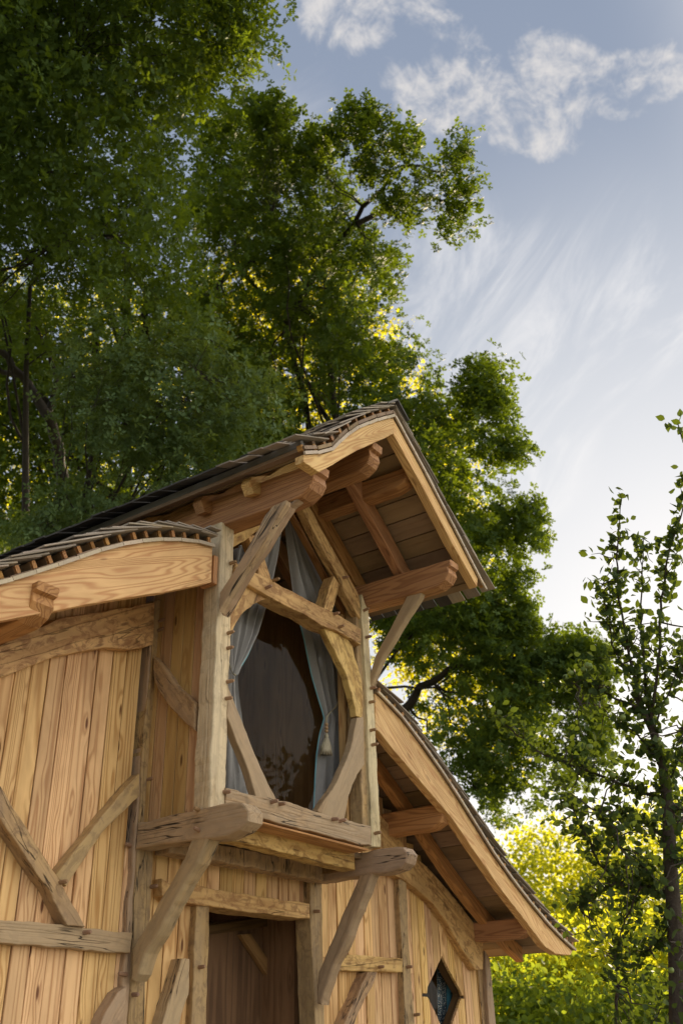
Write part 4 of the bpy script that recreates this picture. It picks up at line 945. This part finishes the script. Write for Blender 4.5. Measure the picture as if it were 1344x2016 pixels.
# oak behind the tower, with its ragged outline against the sky
D_poly = [(380, 240), (430, 215), (480, 200), (500, 180), (530, 185), (545, 215), (570, 235), (575, 262), (615, 268), (640, 275), (660, 320), (690, 360), (690, 420), (720, 450), (770, 465), (800, 480), (805, 510), (805, 550), (780, 570), (800, 620), (830, 670), (880, 700), (905, 745), (920, 700), (980, 715), (975, 740), (1010, 790), (1052, 880), (1010, 925), (980, 960), (1050, 975), (1066, 1000), (1062, 1070), (1030, 1110), (1020, 1160), (1045, 1230), (1060, 1215), (1080, 1250), (1110, 1235), (1190, 1265), (1200, 1330), (1185, 1395), (1200, 1470), (1190, 1530), (1100, 1590), (1000, 1640), (950, 1600), (850, 1500), (720, 1200), (600, 1000), (440, 900), (360, 640)]
extraD = [([(650, 250), (690, 222), (722, 200), (762, 215), (765, 245), (735, 280), (690, 300), (650, 290)], 60), ([(760, 262), (800, 258), (830, 290), (800, 312), (765, 300)], 30), ([(880, 285), (905, 280), (925, 300), (928, 345), (905, 356), (885, 320)], 24),
    ([(895, 360), (930, 350), (958, 378), (925, 400), (920, 435), (885, 468), (850, 455), (870, 400)], 46), ([(690, 310), (760, 300), (790, 330), (730, 370), (690, 350)], 34), ([(740, 390), (800, 380), (865, 385), (850, 430), (780, 440), (740, 420)], 44), ([(800, 325), (850, 340), (862, 370), (820, 372)], 14), ([(495, 182), (560, 190), (572, 235), (540, 250), (500, 225)], 40), ([(590, 262), (650, 262), (660, 300), (590, 310)], 30),
    ([(905, 705), (975, 712), (970, 740), (1010, 790), (990, 850), (930, 800)], 70), ([(990, 850), (1050, 880), (1010, 930), (975, 900)], 30), ([(980, 965), (1060, 985), (1062, 1060), (1000, 1085)], 60), ([(1000, 1100), (1045, 1110), (1025, 1170), (1060, 1230), (1010, 1240)], 50), ([(1070, 1250), (1190, 1262), (1200, 1330), (1150, 1360), (1080, 1310)], 130), ([(980, 1130), (1040, 1220), (1080, 1330), (1000, 1400), (900, 1300), (860, 1200)], 150), ([(860, 1430), (960, 1400), (1060, 1450), (1050, 1530), (940, 1600), (890, 1520)], 120), ([(1120, 1430), (1195, 1400), (1200, 1470), (1180, 1520), (1110, 1540)], 50)]
cD = crown_points(D_poly, 4700, 17.0, 5.0, 130, holes=[(800, 1380, 60), (880, 1480, 60), (920, 1400, 45), (1010, 1480, 50), (1110, 1430, 45), (1060, 1560, 60), (620, 545, 40), (520, 640, 30), (770, 1330, 30), (1150, 1500, 40), (860, 350, 14), (760, 330, 12), (700, 340, 10), (580, 700, 50), (640, 800, 40), (870, 1330, 30), (480, 560, 45), (460, 640, 45), (700, 560, 30), (760, 640, 35), (620, 850, 40), (870, 760, 30), (980, 820, 30), (940, 930, 35), (1010, 1010, 25)], hole_keep=0.22, clump_px=14, gap=0.50, gscale=1.2, rag=14)
cD = np.concatenate([cD] + [crown_points(p_, n_, 15.6, 0.9, 30, clump_px=14) for p_, n_ in extraD])
oakD, fxD = build_tree('oak_tree', gnd(760, 1700, 18.0), atd(640, 560, 17.5), 'tall oak behind the tower with ragged branches reaching right into the sky', 'tree', cD, 6, 0.19, 0.088, ROS_S, M['leaf_oak'], M['bark'], 0.16, 34,
    'oaks behind the cabin', extra=[pxpath([(780, 1420), (830, 1350), (900, 1310), (1000, 1300)], 16, .09, .03), pxpath([(640, 1000), (600, 800), (560, 640), (470, 520)], 17, .07, .03), pxpath([(430, 565), (455, 530), (500, 515)], 16, .05, .02), pxpath([(560, 640), (650, 500), (740, 380), (800, 330), (900, 340)], 16, .06, .012), pxpath([(700, 440), (790, 400), (870, 390), (940, 378)], 16, .05, .01), pxpath([(650, 900), (800, 860), (960, 800)], 17, .10, .02), pxpath([(700, 1200), (850, 1120), (1000, 1020)], 17, .10, .02)], twigs=520, poly=D_poly)

gD = crown_points([(400, 500), (600, 480), (720, 560), (800, 760), (930, 900), (960, 1200), (1100, 1400), (980, 1540), (820, 1400), (600, 1000), (420, 900)], 1300, 20.5, 1.5, 60, gap=.3)  # backing layer added so glow-coloured leaves show through the crown
pg_, rg_ = clump_leaves(gD, 30, .36); fxD(leaves('glow_foliage', pg_, .10, OAK_S, M['leaf_glow'], oakD, rndc=rg_))
# apple tree on the right, close to the camera
DA = 6.2
root = empty('apple_tree', gnd(1330, 1900, DA)); tag(root, 'apple tree with upright leafy shoots and small green apples at the right edge', 'tree')
invA = Matrix.Translation(root.location).inverted()
def fxA(o): o.matrix_parent_inverse = invA; return o
trunk_p = [atd(1345, 2300, DA), atd(1335, 2016, DA), atd(1330, 1850, DA), atd(1318, 1700, DA), atd(1315, 1600, DA), atd(1305, 1510, DA), atd(1285, 1440, DA), atd(1262, 1395, DA), atd(1245, 1362, DA)]
trunk_p = [gnd(1350, 1990, DA) + Vector((0, 0, -.05))] + trunk_p[1:]
fxA(tubes_mesh('trunk', [(trunk_p, [.075, .055, .046, .040, .036, .030, .024, .018, .010])], M['bark_apple'], root, 10))
shoots = [([(1290, 1440), (1272, 1380), (1262, 1250), (1262, 1150), (1266, 1060)], 1.0), ([(1266, 1400), (1240, 1300), (1218, 1180), (1214, 1080), (1222, 985)], 1.0), ([(1280, 1420), (1296, 1300), (1300, 1180), (1318, 1080), (1346, 1000), (1360, 930)], 1.0),
          ([(1235, 1330), (1205, 1270), (1190, 1200), (1186, 1150)], .7), ([(1310, 1560), (1340, 1480), (1360, 1400)], .7), ([(1290, 1420), (1330, 1330), (1352, 1280)], .7),
          ([(1260, 1395), (1200, 1370), (1160, 1345), (1125, 1345)], .8), ([(1344, 1592), (1290, 1568), (1230, 1545), (1180, 1528), (1120, 1505), (1060, 1480), (1010, 1440), (975, 1410)], 1.2), ([(1325, 1760), (1270, 1745), (1210, 1740), (1165, 1760), (1138, 1782)], 1.7),
          ([(1225, 1742), (1180, 1700), (1150, 1640), (1120, 1580), (1104, 1540)], 1.0), ([(1300, 1740), (1240, 1690), (1200, 1640), (1180, 1600)], .9), ([(1318, 1660), (1270, 1620), (1220, 1600)], .9), ([(1318, 1640), (1350, 1600), (1380, 1560)], 1.2),
          ([(1260, 1745), (1230, 1810), (1210, 1880), (1215, 1940)], .7), ([(1325, 1800), (1300, 1850), (1260, 1880)], .7), ([(1322, 1700), (1360, 1690), (1400, 1650)], 1.0), ([(1300, 1500), (1250, 1440), (1215, 1420), (1170, 1400)], .8), ([(1340, 1850), (1360, 1900), (1330, 1960)], .8),
          ([(1420, 890), (1380, 872), (1340, 858)], .4)]
paths, tipn = [], []
for pts, s in shoots:
    dd = DA + rng.uniform(-.35, .35); q = [atd(x, y, DA * (1 - i / (len(pts) - 1)) + dd * (i / (len(pts) - 1))) for i, (x, y) in enumerate(pts)]
    o2 = []
    for i in range(len(q) - 1):
        for k in range(5): o2.append(q[i].lerp(q[i + 1], k / 5) + Vector((rng.gauss(0, .004), rng.gauss(0, .004), rng.gauss(0, .004))))
    o2.append(q[-1]); n = len(o2) - 1
    paths.append((o2, [0.0105 * s * (1 - 0.75 * i / n) for i in range(n + 1)])); tipn.append((o2, s))
shoot_tip = tipn[:]
base_pts = []
for o2, s in shoot_tip:
    n = len(o2) - 1
    for i in range(n + 1):
        base_pts += [(o2[i], 1)]
# side spurs
spur = []
for o2, s in shoot_tip:
    for k in range(int(len(o2) * 1.1)):
        i = rng.randrange(1, len(o2)); a = o2[i]; d = Vector((rng.gauss(0, 1), rng.gauss(0, 1), rng.gauss(0.5, .8))).normalized() * rng.uniform(.03, .16)
        pth = bent(a, a + d, 3, .2); paths.append((pth, [.004, .003, .0022, .0015])); spur.append(a + d); spur.append(a + d * .6)
inner_poly = [(1100, 1500), (1130, 1340), (1190, 1320), (1230, 1290), (1300, 1270), (1360, 1200), (1440, 1200), (1440, 2100), (1190, 2100), (1200, 1900), (1130, 1800), (1150, 1700), (1090, 1620)]
inn = crown_points(inner_poly, 185, DA + .1, 1.3, 90, holes=[(1225, 1500, 45), (1190, 1560, 35), (1160, 1440, 25), (1250, 1590, 30)], hole_keep=.1, gap=.2, gscale=3)
ap = np.array([tuple(q) for q, _ in base_pts])
for h in inn:
    k = int(((ap - h) ** 2).sum(1).argmin()); paths.append((bent(ap[k], h, 4, .2), [.006, .005, .004, .003, .002]))
fxA(tubes_mesh('branches', paths, M['bark_apple'], root, 5))
lp = np.array([tuple(q) for q, _ in base_pts]); up_rows = lp + nrs.normal(size=lp.shape) * 0.022
sp = np.array([tuple(q) for q in spur])
ipos, _ = clump_leaves(inn, 11, .11, .9)
lpos = np.concatenate([up_rows, lp + nrs.normal(size=lp.shape) * 0.018, lp + nrs.normal(size=lp.shape) * 0.04, lp + nrs.normal(size=lp.shape) * 0.03, lp + nrs.normal(size=lp.shape) * .035, sp + nrs.normal(size=sp.shape) * .02, sp + nrs.normal(size=sp.shape) * .03, ipos])
fxA(leaves('foliage', np.concatenate([lpos[nrs.rand(len(lpos)) < .85], sp + nrs.normal(size=sp.shape) * .03]), 0.060, OVAL, M['leaf_apple'], root, up=0.35, tip_bias=np.array([0, 0, .5])))
lm = []
for _ in range(4):
    me = mesh_from('leaf', [tuple(v) for v in OVAL[0]], OVAL[1]); a = me.attributes.new('rnd', 'FLOAT', 'POINT'); a.data.foreach_set('value', [rng.random()] * 7); me.materials.append(M['leaf_apple']); lm.append(me)
cand = np.concatenate([up_rows[:130], lp[::3][:90]]); nrm, t_, s_ = orient(len(cand), .3, tip_bias=np.array([0, 0, .7]))
for i in range(len(cand)):
    o = bpy.data.objects.new('leaf', lm[i % 4]); col.objects.link(o); o.parent = root; fxA(o); s = rng.uniform(.055, .075)
    mw = Matrix((Vector(s_[i]) * s, Vector(t_[i]) * s, Vector(nrm[i]) * s)).transposed().to_4x4(); mw.translation = Vector(cand[i] + nrs.normal(size=3) * .008); o.matrix_basis = mw
# apples
V, F = [], []
bm = bmesh.new(); bmesh.ops.create_uvsphere(bm, u_segments=10, v_segments=8, radius=1)
for v in bm.verts:
    rr = math.hypot(v.co.x, v.co.y); v.co.z -= 0.35 * max(0, 1 - rr * 1.6) * (1 if v.co.z > 0 else -.6); v.co *= 0.5
ame = bpy.data.meshes.new('apple'); bm.to_mesh(ame); bm.free(); ame.polygons.foreach_set('use_smooth', [True] * len(ame.polygons)); ame.materials.append(M['apple'])
aps = [(1148, 1318), (1160, 1311), (1165, 1320), (1123, 1325), (1113, 1333), (1155, 1310), (1270, 1377), (1311, 1382), (1225, 1412), (1238, 1470), (1243, 1475), (1295, 1457), (1300, 1464), (1317, 1537), (1205, 1525), (1112, 1585), (1290, 1573), (1210, 1122), (1252, 1130), (1300, 1130), (1310, 1170), (1325, 1095), (1300, 1095), (1305, 1400), (1160, 1470), (1180, 1650), (1240, 1640), (1320, 1750), (1290, 1790), (1255, 1540), (1095, 1570), (1100, 1510), (1320, 1910)]
for x, y in aps:
    o = bpy.data.objects.new('apple', ame); col.objects.link(o); o.parent = root; fxA(o); s = rng.uniform(.030, .040)
    o.matrix_basis = Matrix.Translation(atd(x, y, DA - .12 + rng.uniform(-.1, .1))) @ Matrix.Rotation(rng.uniform(-.4, .4), 4, 'X') @ Matrix.Scale(s, 4)

# backlit shrubs and the rising ground behind them
hv, hf = [], []
def hill_z(x, y):
    d = math.hypot(x, y); return 5.2 * max(0, min(1, (d - 28) / 18)) ** 1.2
V, F = [], []
na, nr_ = 40, 14
for j in range(nr_ + 1):
    for i in range(na + 1):
        a = math.radians(20 + 80 * i / na); d = 23.5 + j * 5.0; x_, y_ = math.sin(a) * d, math.cos(a) * d
        V.append((x_, y_, hill_z(x_, y_) - 0.03 + .3 * mnoise.noise(Vector((x_ * .2, y_ * .2, 3))) * min(1, j / 2)))
for j in range(nr_):
    for i in range(na): a = j * (na + 1) + i; F.append((a, a + 1, a + na + 2, a + na + 1))
hl = link('hill', mesh_from('hill', V, F, smooth=True), M['ground']); tag(hl, 'low green rise behind the shrubs', kind='structure')
shr = [  # px outline, distance, thickness, n clumps, label
    ([(950, 1700), (985, 1660), (1030, 1668), (1060, 1700), (1080, 1760), (1120, 1830), (1100, 1900), (960, 1890), (930, 1800)], 25.5, 3.0, 230, 'leaf_bush', 'glowing yellow green shrub rising just above the right eave'),
    ([(1040, 1650), (1090, 1625), (1150, 1620), (1200, 1655), (1215, 1740), (1180, 1850), (1080, 1860), (1040, 1760)], 27.0, 3.0, 240, 'leaf_bush', 'tall backlit shrub between the eave tip and the apple tree'),
    ([(1180, 1650), (1240, 1600), (1300, 1560), (1400, 1540), (1420, 1800), (1300, 1900), (1200, 1850)], 28.0, 3.0, 240, 'leaf_bush', 'backlit shrub behind the trunk of the apple tree'),
    ([(940, 1870), (1040, 1850), (1120, 1860), (1170, 1900), (1180, 1990), (1100, 2090), (940, 2090)], 11.8, 1.6, 300, 'leaf_bush', 'bright lime shrub beside the corner post of the cabin'),
    ([(1120, 1850), (1200, 1810), (1290, 1830), (1320, 1900), (1320, 2090), (1120, 2090)], 12.4, 1.6, 260, 'leaf_bush', 'yellow green shrub below the eave tip'),
    ([(1280, 1820), (1340, 1780), (1440, 1800), (1450, 2090), (1290, 2090)], 12.8, 1.6, 190, 'leaf_bush', 'yellow green shrub at the lower right corner')]
shr = [(a, b2, c2, d2, e2, f2) for a, b2, c2, d2, e2, f2 in shr]
for poly, d, th, n, mt, lab in shr:
    cc = crown_points(poly, int(n * .8), d, th * .6, 70, gap=.2, gscale=1.5); ctr = cc.mean(0)
    gx, gy = ctr[0], ctr[1]
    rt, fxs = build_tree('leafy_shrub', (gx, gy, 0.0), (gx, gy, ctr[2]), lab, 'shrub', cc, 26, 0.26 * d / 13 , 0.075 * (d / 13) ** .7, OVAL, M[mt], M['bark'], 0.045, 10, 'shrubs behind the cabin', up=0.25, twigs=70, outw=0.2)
U_poly = [(900, 1950), (1000, 1925), (1150, 1955), (1344, 1930), (1480, 1940), (1480, 2160), (900, 2160)]
uc = crown_points(U_poly, 420, 10.6, 1.3, 60); pos, rc = clump_leaves(uc, 26, .24, tight=.5)
o = leaves('undergrowth', pos, .08, OVAL, M['leaf_bush_shade'], None, up=.5, rndc=rc); tag(o, 'low undergrowth along the bottom right, shade put into its leaf colour', kind='stuff')
H_poly = [(880, 1700), (960, 1700), (1080, 1710), (1200, 1690), (1344, 1650), (1500, 1650), (1500, 2080), (880, 2080)]
hc = crown_points(H_poly, 800, 33.0, 4.0, 60); pos, rc = clump_leaves(hc, 22, .8)
o = leaves('far_foliage', pos, .17, OVAL, M['leaf_bush'], None, up=.3, rndc=rc); tag(o, 'sunlit far thicket on the rise beyond the shrubs', kind='stuff')
